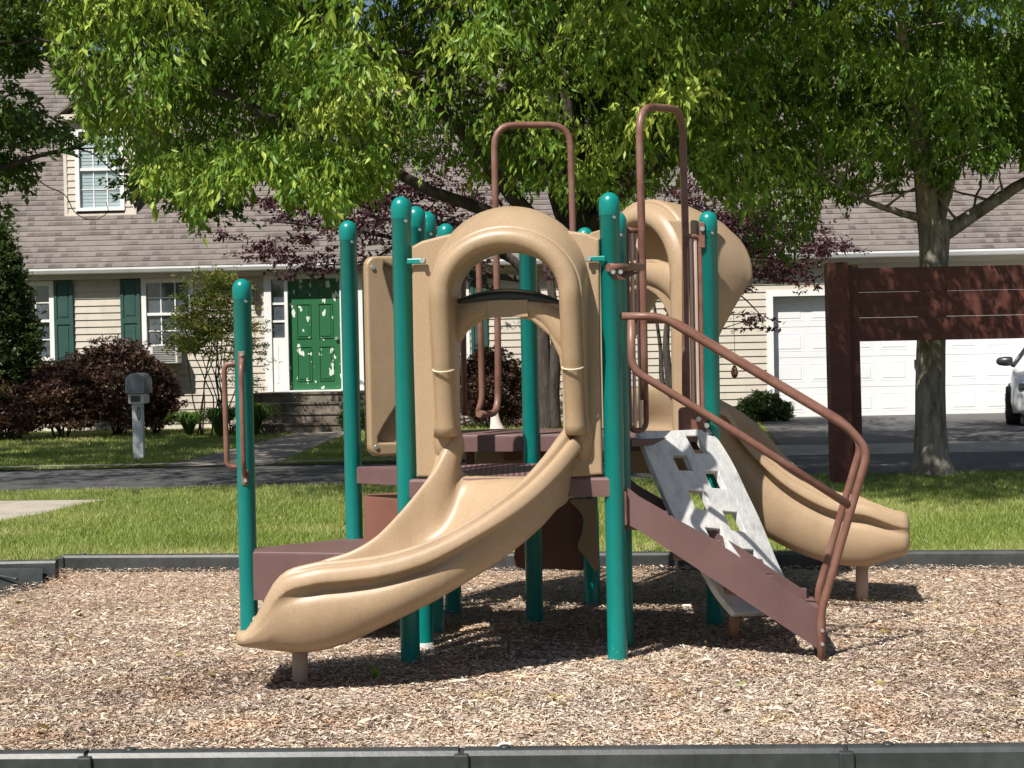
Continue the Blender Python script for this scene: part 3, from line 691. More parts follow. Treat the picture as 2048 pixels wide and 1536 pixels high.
# loop of the rear deck
pipe('entry_loop', [a3(958, 828, 8.05), a3(996, 828, 8.35), a3(996, 700, 8.35), a3(988, 250, 8.35), a3(1140, 250, 8.45), a3(1146, 470, 8.45), a3(1148, 828, 8.45)], .0185, .12, 'tall entry loop of the rear deck')
pipe('hand_loop', [a3(962, 505, 8.1), a3(957, 510, 8.1), a3(962, 700, 8.1), a3(964, 800, 8.1), a3(955, 826, 8.1)], .0165, .08)
pipe('hand_loop', [a3(926, 530, 8.3), a3(926, 532, 8.3), a3(927, 700, 8.3), a3(929, 830, 8.3)], .0165, .05)
def barrier(A, B, zb, zt, n, nm):
    """rounded tube frame with upright bars between two points on the ground"""
    A = Vector(A); B = Vector(B); up = Vector((0, 0, 1)); r = .0135
    fr_ = rounded([A+up*(zt), B+up*zt, B+up*zb, A+up*zb, A+up*zt], .05)
    m = MB(); m.tube(fr_, r, 12); o = m.build('barrier', 'pipe', PS, nm)
    m = MB(); ang = math.atan2(B.y-A.y, B.x-A.x)
    for i in range(n):
        t = (i+1)/(n+1); p = A.lerp(B, t)
        m.box(p+up*((zb+zt)/2), (.016, .012, zt-zb-.01), Matrix.Rotation(ang, 3, 'Z'), .003)
    for_name = m.build('bar', 'bar', o)
    return o
def gp(px, D):  # ground point under a picture column
    p = at(px, 700, D); return Vector((p.x, p.y, 0))
barrier(gp(1256, 7.18), gp(1290, 7.25), ZU+.04, 1.975, 2, 'narrow barrier left of the climber')
barrier(gp(1374, 7.61), gp(1404, 7.645), ZU+.04, 1.975, 2, 'narrow barrier right of the climber')
m = MB(); p = at(1404, 470, 7.61); m.box(p, (.03, .012, .13), bev=.004); o = m.build('clamp', 'pipe', PS); b = MB(); b.tube([p+Vector((0, -.006, .03)), p+Vector((0, -.018, .03))], .012, 10); b.build('bolt', 'bolt', o)
# boot of the right barrier
m = MB(); p = at(1385, 842, 7.60); m.box(p, (.14, .06, .14), bev=.02); o = m.build('barrier_boot', 'pipe', PS)
for q in (at(1397, 838, 7.56), at(1413, 851, 7.58)): b = MB(); b.tube([q, q+Vector((0, -.012, 0))], .013, 10); b.build('bolt', 'bolt', o)
# bracket tube on the front right post
pa, pb = at(1217, 535, 6.66), at(1284, 534, 7.10)
m = MB(); m.tube([pa, at(1245, 535, 6.72), pb], .0185, 14)
q = [at(1222, 540, 6.665), at(1282, 544, 7.0), at(1248, 559, 6.70), at(1228, 559, 6.67)]
m.add([p+Vector((0, k*.004, 0)) for k in (-1, 1) for p in q], [(0, 1, 2, 3), (7, 6, 5, 4), (0, 4, 5, 1), (1, 5, 6, 2), (2, 6, 7, 3), (3, 7, 4, 0)])
o = m.build('corner_bracket', 'pipe', PS)
for (x, y) in ((1226, 544), (1241, 544)): b = MB(); q = at(x, y, 6.66); b.tube([q+Vector((0, .004, 0)), q+Vector((0, -.01, 0))], .01, 10); b.build('bolt', 'bolt', o)
# handle on the low left post
pipe('handle', [a3(480, 728, 7.49), a3(448, 728, 7.49), a3(454, 934, 7.49), a3(484, 934, 7.49)], .0135, .06, 'bent handle on the low post')
Dh = P6.y-.045
pipe('handle', [a3(484, 718, Dh), a3(482, 735, Dh-.06), a3(487, 930, Dh-.06), a3(490, 950, Dh)], .0125, .03)
for p, p2 in ((a3(483, 718, Dh-.002), a3(483, 709, Dh-.004)), (a3(490, 955, Dh-.002), a3(491, 961, Dh-.004))):
    m = MB(); m.box(p, (.034, .008, .075), bev=.003); o = m.build('handle_plate', 'pipe', PS)
    b = MB(); b.tube([p2, p2+Vector((0, -.012, 0))], .0095, 10); b.build('bolt', 'bolt', o)

# --- stairs with handrails
stair = bpy.data.objects.new('stairs', None); COL.objects.link(stair); stair.parent = PS; stair['label'] = 'stairs going down to the right'
Dn0, Dn1 = 6.73, 6.66
def Dn(px): return Dn0+(Dn1-Dn0)*(px-1250)/400
def stringer(dy, dx, nm):
    top = [(1250, 972), (1278, 994), (1329, 1023), (1334, 1023), (1337, 1031), (1434, 1083), (1441, 1083), (1445, 1093), (1538, 1153), (1546, 1153), (1550, 1163), (1630, 1216), (1642, 1216)]
    bot = [(1250, 1046), (1278, 1061), (1397, 1139), (1634, 1297), (1642, 1300)]
    P = [at(x, y, Dn(x)) for x, y in top]+[at(x, y, Dn(x)) for x, y in bot[::-1]]
    P = [p+Vector((dx, dy, 0)) for p in P]; n = len(P); bk = [p+Vector((.004, .03, 0)) for p in P]
    m = MB(); m.add(P+bk, [list(range(n)), list(range(n, 2*n))[::-1]]+[(i, (i+1) % n, n+(i+1) % n, n+i) for i in range(n)])
    return m.build('stringer', 'plum', stair, nm)
stringer(0, 0, 'near side board of the stairs'); stringer(.56, .045, 'far side board of the stairs')
for (x, y) in ((1334, 1052), (1441, 1113), (1546, 1183)):
    p = at(x, y, Dn(x)); m = MB(); m.box(p+Vector((-.06, .295, -.005)), (.24, .53, .03), Matrix.Rotation(-.1, 3, 'Z'), .006); m.build('tread', 'plum', stair)
m = MB(); p = at(1652, 1262, 6.75); m.box(p+Vector((.0, .26, -.01)), (.05, .56, .16), Matrix.Rotation(-.1, 3, 'Z'), .008); m.build('tread', 'plum', stair, 'front board of the lowest stair')
def handrail(dx, dy, nm, foot):
    o = Vector((dx, dy, 0)); f = lambda px, py: at(px, py, Dn(px))+o
    pts = [f(1243, 633), f(1322, 633), f(1700, 858), f(1734, 903), f(1640, 1222), f(1641, 1345 if foot else 1260)]
    m = MB(); m.tube(rounded(pts, .055, 7), .0178, 14)
    pts = [f(1262, 640), f(1262, 738), f(1480, 870), f(1697, 1010)]
    if foot: m.tube(rounded(pts, .06, 7), .0178, 14)
    r = m.build('handrail', 'pipe', stair, nm)
    if foot:
        for y in (1258, 1285): b = MB(); p = f(1641, y); b.tube([p+Vector((0, -.016, 0)), p+Vector((0, -.024, 0))], .008, 10); b.build('bolt', 'bolt', r)
handrail(0, -.02, 'near handrail', True); handrail(.105, .56, 'far handrail', False)
m = MB(); m.box(at(1246, 1016, 6.735), (.03, .06, .15), bev=.003); m.build('stringer_bracket', 'pipe', stair)

# --- grey curved climber with square holes
def climber():
    tl = at(1268, 869, 7.18); tr = at(1413, 865, 7.66)
    prof = [  # left px, right px (x, y, depth) down the panel
        ((1268, 869, 7.30), (1413, 865, 7.66)), ((1283, 905, 7.26), (1440, 905, 7.62)), ((1297, 940, 7.23), (1463, 945, 7.58)), ((1313, 975, 7.20), (1484, 990, 7.55)),
        ((1332, 1020, 7.18), (1507, 1038, 7.52)), ((1356, 1068, 7.15), (1527, 1085, 7.49)), ((1384, 1115, 7.12), (1544, 1128, 7.46)), ((1403, 1150, 7.09), (1560, 1162, 7.43)), ((1430, 1195, 7.06), (1583, 1200, 7.40)), ((1462, 1234, 7.03), (1606, 1224, 7.36))]
    L = cr([at(*a) for a, b_ in prof], 10); Rr = cr([at(*b_) for a, b_ in prof], 10); n = len(L)
    nu = 24; grid = [[L[i].lerp(Rr[i], j/nu)+Vector((0, -.035, 0))*math.sin(math.pi*j/nu) for j in range(nu+1)] for i in range(n)]
    holes = set()
    for (fu, fi) in ((.70, .095), (.38, .19), (.70, .285), (.38, .385), (.70, .475), (.38, .565), (.70, .65), (.38, .745), (.70, .83)):
        j0 = int(fu*nu); i0 = int(fi*n)
        for a in range(-4, 4):
            for c in range(-2, 2): holes.add((i0+a, j0+c))
    bm = bmesh.new(); V = [[bm.verts.new(p) for p in r] for r in grid]
    for i in range(n-1):
        for j in range(nu):
            if (i, j) in holes: continue
            bm.faces.new((V[i][j], V[i][j+1], V[i+1][j+1], V[i+1][j]))
    for v in [v for v in bm.verts if not v.link_faces]: bm.verts.remove(v)
    bmesh.ops.recalc_face_normals(bm, faces=list(bm.faces))
    bmesh.ops.solidify(bm, geom=list(bm.faces), thickness=.035)
    me = bpy.data.meshes.new('climber_panel')
    for v in bm.verts: v.co -= ORI['play_structure']
    for f in bm.faces: f.smooth = False
    bm.to_mesh(me); bm.free(); me.materials.append(M['rock'])
    o = bpy.data.objects.new('climber_panel', me); COL.objects.link(o); o.parent = PS; o['label'] = 'grey climbing panel with square holes'
    md = o.modifiers.new('b', 'BEVEL'); md.width = .006; md.segments = 2; md.limit_method = 'ANGLE'; md.angle_limit = rad(50)
    m = MB(); p = at(1467, 1284, 7.33); m.tube([Vector((p.x, p.y, -.05)), Vector((p.x, p.y-.04, .14))], .024, 12); m.build('climber_leg', surf('orange brown steel', (.40, .17, .08), (.5, .24, .13), 9, .5), o)
climber()

# --- rear climber and steps seen below the decks
def wavy(name, px, D, mat, lab, th=.05):
    F_ = Frame(at(px[0][0], px[0][1], D)*1.0, (1, 0)); F_.o.z = 0
    vs, fs = plate(cr([F_.px(x, y) for x, y in px], 3, True), [], th, .004, F_); m = MB(); m.add(vs, fs); return m.build(name, mat, PS, lab)
wavy('rear_panel', [(1086, 1000), (1130, 997), (1186, 998), (1190, 1060), (1192, 1134), (1110, 1136), (1032, 1132), (1042, 1060)], 8.5, 'rust', 'dark brown board behind the deck', .06)
wavy('rear_panel', [(1140, 1001), (1180, 997), (1190, 1004), (1193, 1070), (1196, 1134), (1186, 1138), (1172, 1114), (1156, 1096), (1164, 1066), (1168, 1040), (1156, 1018)], 8.35, 'tan', 'tan curved board behind the deck', .04)
m = MB(); g = at(1196, 1165, 8.6); m.tube([Vector((g.x, g.y, -.05)), Vector((g.x, g.y, .5))], .012, 8); m.build('rear_leg', 'pipe', PS)
wavy('rear_panel', [(962, 894), (1000, 886), (1040, 890), (1046, 915), (1046, 960), (950, 962), (952, 915)], 8.25, 'tan', 'tan board under the upper deck')
m = MB(); a_ = at(1010, 900, 8.2); b_ = at(1150, 905, 8.1); m.box((a_+b_)/2, ((b_-a_).length, .05, .09), bev=.006); m.build('beam', 'rust', PS)
m = MB(); a_ = at(940, 905, 8.3); m.box(a_, (.05, .05, .16), bev=.006); m.build('beam', 'rust', PS)
# pale flared grip of the rear climber
m = MB(); p = at(990, 860, 8.9)
m.loft([[p+Vector((r_*math.cos(a)+dx, r_*math.sin(a), z)) for a in [2*math.pi*k/16 for k in range(16)]] for r_, z, dx in ((.055, -.02, .02), (.042, .01, .012), (.03, .05, .004), (.024, .09, 0), (.018, .115, 0))], cap=True)
m.build('climber_grip', surf('pale pink plastic', (.6, .48, .42), (.7, .58, .52), 6, .5), PS)

# ------------------------------------------------------------------ the house
HY = 27.5; YAW = rad(-1.5)
FH = Frame((0, HY, 0), (math.cos(YAW), math.sin(YAW)))
HS = thing('house', 'cream sided house with brown shingle roof, green shutters and white double garage', 'house', (0, HY, 0), YAW)
# local coordinates: x along the front, y = -w (outward is -y), z up
def hp(px, py, w=0): u, v = FH.px(px, py, w); return u, v
def hl_(u, v, w=0): return Vector((u, -w, v))
class HB_(MB):
    def fb(s, u0, u1, v0, v1, w0, w1, bev=0): return s.box(((u0+u1)/2, -(w0+w1)/2, (v0+v1)/2), (u1-u0, w1-w0, v1-v0), None, bev)
EZ = hp(1000, 520, .2)[1]             # gutter top height
WZ0 = .22
door_u0, door_u1 = hp(578, 700)[0], hp(682, 700)[0]; door_v0 = hp(630, 782)[1]; door_v1 = hp(630, 556)[1]
w2 = (hp(284, 620)[0], hp(388, 620)[0], hp(330, 700)[1], hp(330, 556)[1])
w1 = (w2[0]-(w2[0]-hp(2, 620)[0]), hp(109, 620)[0], w2[2], hp(60, 563)[1])
w1 = (hp(5, 620)[0], w1[1], hp(60, 722)[1], w1[3])
w3 = (hp(845, 700)[0], hp(940, 700)[0], hp(900, 760)[1], hp(900, 565)[1])
ent = (hp(531, 700)[0], hp(733, 700)[0], door_v0, hp(630, 545)[1])
gar = (hp(1547, 700)[0], hp(1547, 700)[0]+5.0, WZ0, hp(1600, 592)[1])
ops = [w1, w2, w3, ent, gar]
def siding(m, u0, u1, v0, v1, openings, w=0, course=.128):
    n = int(math.ceil((v1-v0)/course))
    for i in range(n):
        a, b_ = v0+i*course, min(v1, v0+(i+1)*course); cuts = [(u0, u1)]
        for o in openings:
            if o[2] < b_-.03 and o[3] > a+.03:
                nc = []
                for c in cuts:
                    if o[1] <= c[0] or o[0] >= c[1]: nc.append(c)
                    else:
                        if o[0] > c[0]: nc.append((c[0], o[0]))
                        if o[1] < c[1]: nc.append((o[1], c[1]))
                cuts = nc
        for c in cuts:
            if c[1]-c[0] < .01: continue
            V = [hl_(c[0], a, w), hl_(c[1], a, w), hl_(c[1], a, w+.02), hl_(c[0], a, w+.02), hl_(c[1], b_, w+.003), hl_(c[0], b_, w+.003)]
            m.add(V, [(0, 1, 2, 3), (3, 2, 4, 5), (0, 3, 5), (1, 4, 2)])
UL, UR = -13.5, 13.5
m = HB_(); siding(m, UL, UR, WZ0, EZ-.12, ops); m.fb(UL, UR, -.1, WZ0+.02, -.2, -.012)
# solid backing and returns, built around the openings as one strip per gap
edges = sorted([(o[0], o[1], o[2], o[3]) for o in ops]); cur = UL
for o in edges:
    m.fb(cur, o[0], 0, EZ-.1, -.2, -.004); m.fb(o[0], o[1], o[3], EZ-.1, -.2, -.004)
    if o[2] > WZ0+.05: m.fb(o[0], o[1], 0, o[2], -.2, -.004)
    cur = o[1]
m.fb(cur, UR, 0, EZ-.1, -.2, -.004)
m.fb(UL, UL+.2, 0, EZ-.1, -9, -.2); m.fb(UR-.2, UR, 0, EZ-.1, -9, -.2); m.fb(UL, UR, 0, EZ-.1, -9.2, -9)
m.build('wall', 'siding', HS)
# roof
OV = .20; RISE = 4.6; courses = 45
def roof():
    m = MB(); sl_ = math.sqrt(2)*(RISE+OV)/courses; uvs = []; run = (RISE+OV)
    for side in (0,):
        for i in range(courses):
            a, b_ = i/courses, (i+1)/courses
            y0, z0_ = -OV+run*a, EZ+.02+run*a; y1, z1_ = -OV+run*b_, EZ+.02+run*b_; l = .012
            lo0 = Vector((UL-.3, y0-l*.7, z0_+l*.7)); lo1 = Vector((UR+.3, y0-l*.7, z0_+l*.7)); hi1 = Vector((UR+.3, y1, z1_)); hi0 = Vector((UL-.3, y1, z1_)); bb0 = Vector((UL-.3, y0, z0_)); bb1 = Vector((UR+.3, y0, z0_))
            m.add([lo0, lo1, hi1, hi0, bb0, bb1], [(0, 1, 2, 3), (4, 5, 1, 0)])
            u0_, u1_ = 0, 27.6; v0_, v1_ = (i+.01)*.145, (i+.99)*.145; uvs += [(u0_, v0_), (u1_, v0_), (u1_, v1_), (u0_, v1_), (u0_, v0_), (u1_, v0_), (u1_, v0_), (u0_, v0_)]
    ridge_y = RISE; rz_ = EZ+.02+run
    n = len(m.v); m.add([(UL-.3, ridge_y, rz_), (UR+.3, ridge_y, rz_), (UR+.3, ridge_y*2+OV, EZ), (UL-.3, ridge_y*2+OV, EZ)], [(0, 1, 2, 3)]); uvs += [(0, 0), (27, 0), (27, 7), (0, 7)]
    me = bpy.data.meshes.new('roof'); me.from_pydata(m.v, [], m.f); uv = me.uv_layers.new(name='UVMap')
    for i, c in enumerate(uvs): uv.data[i].uv = c
    me.materials.append(M['shingle']); o = bpy.data.objects.new('roof', me); COL.objects.link(o); o.parent = HS
    for x in (UL, UR): g = MB(); g.add([(x, -.0, EZ-.1), (x, RISE, rz_-.1), (x, 2*RISE, EZ-.1)], [(0, 1, 2)]); g.build('gable', 'siding', HS)
    return o
rf = roof()
m = HB_()
gp_ = [(OV+.0, EZ-.10), (OV+.10, EZ-.085), (OV+.125, EZ-.03), (OV+.125, EZ+.005), (OV+.115, EZ+.005), (OV+.115, EZ-.02), (OV+.0, EZ-.02)]
m.loft([[Vector((x, -w_, z)) for w_, z in gp_] for x in (UL-.3, UR+.3)], cap=True, smooth=False); m.build('gutter', 'gutter', HS)
m = HB_(); m.fb(UL-.3, UR+.3, EZ-.19, EZ-.02, OV-.03, OV-.003); m.fb(UL-.3, UR+.3, EZ-.135, EZ-.115, .0, OV-.032); m.build('soffit', surf('cream soffit', (.40, .34, .27), (.46, .40, .32), 2, .6), HS)
def window(parent, u0, u1, v0, v1, w=0, mat='glass', cols=3, trim=.085, label=None, sash_mid=.5):
    m = HB_(); t = trim
    for a in ((u0, u0+t, v0, v1), (u1-t, u1, v0, v1), (u0+t, u1-t, v1-t, v1), (u0+t, u1-t, v0, v0+t*.8)): m.fb(*a, w-.03, w+.035)
    vm = v0+(v1-v0)*sash_mid
    m.fb(u0+t, u1-t, vm-.025, vm+.025, w-.03, w+.012)
    fr_ = m.build('window', 'white', parent, label)
    g = HB_(); g.fb(u0+t, u1-t, v0+t*.8, vm-.025, w-.045, w-.03); g.fb(u0+t, u1-t, vm+.025, v1-t, w-.035, w-.02)
    if mat == 'blind':
        n = 22; 
        for i in range(n):
            z = v0+t+(v1-v0-2*t)*(i+.5)/n
            if abs(z-vm) > .05: g.fb(u0+t, u1-t, z-.003, z+.003, w-.03, w-.024 if z < vm else w-.012)
    g.build('pane', mat, fr_)
    k = HB_()
    for (a, b_, wz) in ((v0+t*.8, vm-.025, w-.03), (vm+.025, v1-t, w-.02)):
        for c in range(1, cols): x = u0+t+(u1-u0-2*t)*c/cols; k.fb(x-.01, x+.01, a, b_, wz, wz+.012)
        z = (a+b_)/2; k.fb(u0+t, u1-t, z-.01, z+.01, wz, wz+.0135)
    k.build('glazing_bar', 'white', fr_); return fr_
window(HS, *w1, label='window behind the evergreen shrub'); window(HS, *w2, label='window above the air conditioner'); window(HS, *w3, label='window beside the front door')
def shutter(u0, u1, v0, v1):
    m = HB_(); f = .055; m.fb(u0, u1, v0, v1, .024, .04)
    vm = (v0+v1)/2
    for a in ((u0, u0+f, v0, v1), (u1-f, u1, v0, v1), (u0+f, u1-f, v1-f*1.2, v1), (u0+f, u1-f, v0, v0+f*1.4), (u0+f, u1-f, vm-.045, vm+.045)): m.fb(*a, .04, .056)
    for a in ((v0+f*1.4+.05, vm-.045-.05), (vm+.045+.05, v1-f*1.2-.05)): m.fb(u0+f+.04, u1-f-.04, *a, .04, .05)
    m.build('shutter', 'shutter', HS)
for x0, x1 in ((110, 148), (243, 282), (942, 975)): shutter(hp(x0, 640)[0], hp(x1, 640)[0], w2[2]-.22, w2[3])
# entrance
m = HB_(); W_ = .03
for a in ((ent[0], ent[0]+.13, ent[2], ent[3]), (ent[1]-.13, ent[1], ent[2], ent[3]), (ent[0]+.13, ent[1]-.13, ent[3]-.11, ent[3]), (door_u0-.06, door_u0, ent[2], ent[3]-.11), (door_u1, door_u1+.06, ent[2], ent[3]-.11)): m.fb(*a, -.03, .05)
m.fb(ent[0]+.131, door_u0-.061, ent[2], ent[2]+.98, -.03, .02); m.fb(door_u1+.061, ent[1]-.131, ent[2], ent[2]+.98, -.03, .02)
for s_ in (0, 1):
    a, b_ = (ent[0]+.131, door_u0-.061) if s_ == 0 else (door_u1+.061, ent[1]-.131)
    for z in (ent[2]+1.28, ent[2]+1.60): m.fb(a, b_, z-.02, z+.02, -.02, .012)
m.fb(ent[0]+.2, ent[0]+.24, ent[2]+.15, ent[2]+.85, .02, .026)
dt = m.build('door_frame', 'white', HS)
for a, b_ in ((ent[0]+.131, door_u0-.061), (door_u1+.061, ent[1]-.131)): g = HB_(); g.fb(a, b_, ent[2]+.98, ent[3]-.11, -.03, -.01); g.build('sidelight', 'glass', dt)
m = HB_(); m.fb(door_u0, door_u1, door_v0+.02, ent[3]-.11, -.08, -.04)
dw = door_u1-door_u0; dh = ent[3]-.11-door_v0
for cx in (.29, .71):
    for z0_, z1_ in ((.09, .40), (.47, .78), (.84, .94)):
        u0_, u1_ = door_u0+dw*(cx-.14), door_u0+dw*(cx+.14); a, b_ = door_v0+dh*z0_, door_v0+dh*z1_
        for q in ((u0_, u1_, b_-.015, b_), (u0_, u1_, a, a+.015), (u0_, u0_+.015, a+.015, b_-.015), (u1_-.015, u1_, a+.015, b_-.015)): m.fb(*q, -.04, -.026)
        m.fb(u0_+.04, u1_-.04, a+.04, b_-.04, -.04, -.03)
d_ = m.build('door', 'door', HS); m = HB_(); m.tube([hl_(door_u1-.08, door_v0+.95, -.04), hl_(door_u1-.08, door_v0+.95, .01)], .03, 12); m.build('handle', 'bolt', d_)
m = HB_(); m.fb(door_u0, door_u1, door_v0-.02, door_v0+.02, -.08, .06); m.build('threshold', 'white', HS)
# steps of the stoop
su0, su1 = ent[0]-.12, ent[1]+.12
for k in range(4):
    m = HB_(); top = door_v0-.04-k*.17; m.fb(su0-.05*k, su1+.05*k, .1, top, .03 if k == 0 else .9+.30*(k-1)+.002, .9+.30*k, .012); m.fb(su0-.05*k-.02, su1+.05*k+.02, top+.001, top+.035, .03 if k == 0 else .9+.30*(k-1)+.002, .92+.30*k); m.build('front_step', surf('brown step darkened for shade', (.075, .06, .048), (.15, .125, .10), 4, .85, 20, .4, .005, c3=(.25, .21, .17)) if k == 0 else bpy.data.materials['brown step darkened for shade'], HS)  # step brown, darkened further for the partial shade on the stoop
# garage door
gd = gar; m = HB_()
fw = .12
for a in ((gd[0]-fw, gd[0], .2, gd[3]+.11), (gd[1], gd[1]+fw, .2, gd[3]+.11), (gd[0], gd[1], gd[3], gd[3]+.11)): m.fb(*a, -.19, .034)
m.build('garage_frame', 'white', HS)
m = HB_(); m.fb(gd[0], gd[1], gd[2]-.0, gd[3], -.185, -.16); rows_ = 4; cols_ = 8; pw_ = (gd[1]-gd[0])/cols_; ph_ = (gd[3]-gd[2])/rows_
for r_ in range(rows_):
    m.fb(gd[0], gd[1], gd[2]+ph_*r_+.004, gd[2]+ph_*(r_+1)-.004, -.16, -.15)
    for c in range(cols_):
        u0_, u1_ = gd[0]+pw_*c+.07, gd[0]+pw_*(c+1)-.07; a, b_ = gd[2]+ph_*r_+.12, gd[2]+ph_*(r_+1)-.12
        ring = lambda i, w_: [hl_(u0_+i, a+i, w_), hl_(u1_-i, a+i, w_), hl_(u1_-i, b_-i, w_), hl_(u0_+i, b_-i, w_)]
        m.loft([ring(-.012, -.15), ring(0, -.1465), ring(.012, -.1495), ring(.03, -.1495), ring(.045, -.144)], cap=True, smooth=False)
gd_o = m.build('garage_door', 'garage', HS); m = HB_(); m.fb((gd[0]+gd[1])/2+.05, (gd[0]+gd[1])/2+.08, 1.1, 1.25, -.14, -.11); m.build('handle', 'darkplast', gd_o)
# dormers
def dormer(u0, u1, vbase, vtop, nm):
    dw_ = vbase-(EZ+.02)-OV      # how far back the face stands
    w = -dw_+.0; d = HB_(); mid = (u0+u1)/2
    siding(d, u0+.06, u1-.06, vbase, vtop, [(mid-.46, mid+.46, vbase+.08, vbase+1.62)], w, .128)
    d.fb(u0+.02, mid-.46, vbase, vtop, w-.1, w-.004); d.fb(mid+.46, u1-.02, vbase, vtop, w-.1, w-.004); d.fb(mid-.46, mid+.46, vbase+1.62, vtop, w-.1, w-.004)
    # cheeks running back into the roof
    for x in (u0+.02, u1-.02): d.add([hl_(x, vbase, w), hl_(x, vtop, w), hl_(x, vtop, w-(vtop-vbase)-.05)], [(0, 1, 2)])
    # gable triangle
    hgt = (u1-u0)/2*.75; d.add([hl_(u0, vtop, w), hl_(u1, vtop, w), hl_(mid, vtop+hgt, w)], [(0, 1, 2)])
    o = d.build('dormer', 'siding', HS, nm)
    t = HB_()
    for a in ((u0, u0+.06, vbase, vtop), (u1-.06, u1, vbase, vtop)): t.fb(*a, w-.02, w+.028)
    t.fb(u0, u1, vbase-.045, vbase, w-.02, w+.032)
    t.fb(u0-.12, u1+.12, vtop-.02, vtop+.08, w+.001, w+.14)
    t.build('dormer_trim', surf('cream trim', (.58, .52, .43), (.64, .58, .49), 3, .5) if 'cream trim' not in bpy.data.materials else bpy.data.materials['cream trim'], o)
    wn = window(o, mid-.46, mid+.46, vbase+.06, vbase+1.62, w, 'blind', 3, .075)
    r = HB_(); hh = hgt+.1
    for sx in (-1, 1):
        e = mid+sx*((u1-u0)/2+.16)
        a = [hl_(mid, vtop+hh+.06, w+.16), hl_(e, vtop-.03+.06, w+.16), hl_(e, vtop+.03, w-(vtop-vbase)-.2), hl_(mid, vtop+hh+.06, w-(vtop-vbase+hh)-.1)]
        r.add(a+[p-Vector((0, 0, .05)) for p in a], [(0, 1, 2, 3), (7, 6, 5, 4), (0, 4, 5, 1), (1, 5, 6, 2), (2, 6, 7, 3)])
    r.build('dormer_roof', 'shingle', o)
dvb = hp(200, 428, -.87)[1]; du0, du1 = hp(129, 400, -.87)[0], hp(273, 400, -.87)[0]
dormer(du0, du1, dvb, dvb+1.78, 'dormer above the left windows')
e0, e1 = hp(558, 400, -.87)[0], hp(700, 400, -.87)[0]
dormer(e0, e1, dvb, dvb+1.78, 'dormer above the front door')
# air conditioner
ac = wthing('air_conditioner', 'boxy beige air conditioner sticking out below the house window', 'air conditioner', FH(hp(338, 708)[0], hp(338, 715)[1]-.15, .2))
u0_, u1_ = hp(302, 700, .3)[0], hp(357, 700, .3)[0]; va, vb = hp(330, 727, .3)[1], hp(330, 689, .3)[1]
def whb(b_, u0, u1, v0, v1, w0, w1, bev=0): return b_.box(FH((u0+u1)/2, (v0+v1)/2, (w0+w1)/2), (u1-u0, w1-w0, v1-v0), Matrix.Rotation(YAW, 3, 'Z'), bev)
m = MB(); whb(m, u0_, u1_, va, vb, .025, .38, .012); m.build('casing', 'acgrey', ac)
m = MB()
for i in range(9): v = va+.04+(vb-va-.08)*i/8; whb(m, u0_+.05, u1_-.04, v-.008, v+.008, .381, .386)
m.build('grille', 'grille', ac)
# porch lamp
pl_ = wthing('wall_lamp', 'small dark lantern lamp mounted on the siding left of the front door', 'lamp', FH(hp(504, 592)[0], hp(504, 610)[1], .05))
u, v = hp(505, 588, .15); m = MB()
c = FH(u, v, .12); m.loft([[c+Vector((r_*math.cos(a), r_*math.sin(a), z)) for a in [math.pi/3*k for k in range(6)]] for r_, z in ((.03, -.20), (.055, -.15), (.07, .08), (.09, .09), (.02, .17))], cap=True, smooth=False); m.build('lantern', 'darkplast', pl_)
m = MB(); m.tube([FH(u, v+.1, .02), FH(u, v+.19, .06), FH(u, v+.17, .12)], .012, 8); m.build('arm', 'darkplast', pl_)

# ------------------------------------------------------------------ mailbox
g = gpt(281, 918); mbx = wthing('mailbox', 'grey round topped mailbox on a white post at the kerb', 'mailbox', g)
def mp_(px, py, D=None): return at(px, py, D or g.y)
m = MB(); a_, b_ = mp_(281, 915), mp_(276, 800); m.box(((a_.x+b_.x)/2-.01, g.y, (g.z+b_.z)/2-.03), (.145, .10, b_.z-g.z+.06), bev=.008); m.build('post', 'mailpost', mbx)
c = mp_(279, 797); m = MB(); m.box((c.x, g.y-.03, c.z), (.215, .30, .13), bev=.006); nb = m.build('newspaper_box', 'mailpost', mbx)
m = MB(); m.box((c.x-.01, g.y-.183, c.z), (.13, .004, .085)); m.build('opening', 'darkplast', nb)
c = mp_(279, 786); rings = []; 
for y in (-.27, .22):
    rings.append([Vector((c.x+x, g.y+y, c.z+z)) for x, z in [(-.125, 0), (-.125, .16)]+[(-.125*math.cos(a), .16+.115*math.sin(a)) for a in [math.pi*k/12 for k in range(1, 12)]]+[(.125, .16), (.125, 0)]])
m = MB(); m.loft(rings, cap=True); bx_ = m.build('box', 'mailgrey', mbx)
m = MB(); m.loft([[Vector((p.x*.8+c.x*.2, g.y-.275+dy, (p.z-c.z)*.8+c.z+.025)) for p in rings[0]] for dy in (0, .004)], cap=True, smooth=False); m.build('door', surf('blue grey mailbox door', (.12, .15, .18), (.18, .21, .24), 9, .5), bx_)
m = MB(); m.tube([Vector((c.x+.02*math.cos(a)-.005, g.y-.055, c.z-.28+.09*math.sin(a))) for a in [2*math.pi*k/16 for k in range(16)]], .006, 6, closed=True); m.build('ring', 'darkplast', mbx)

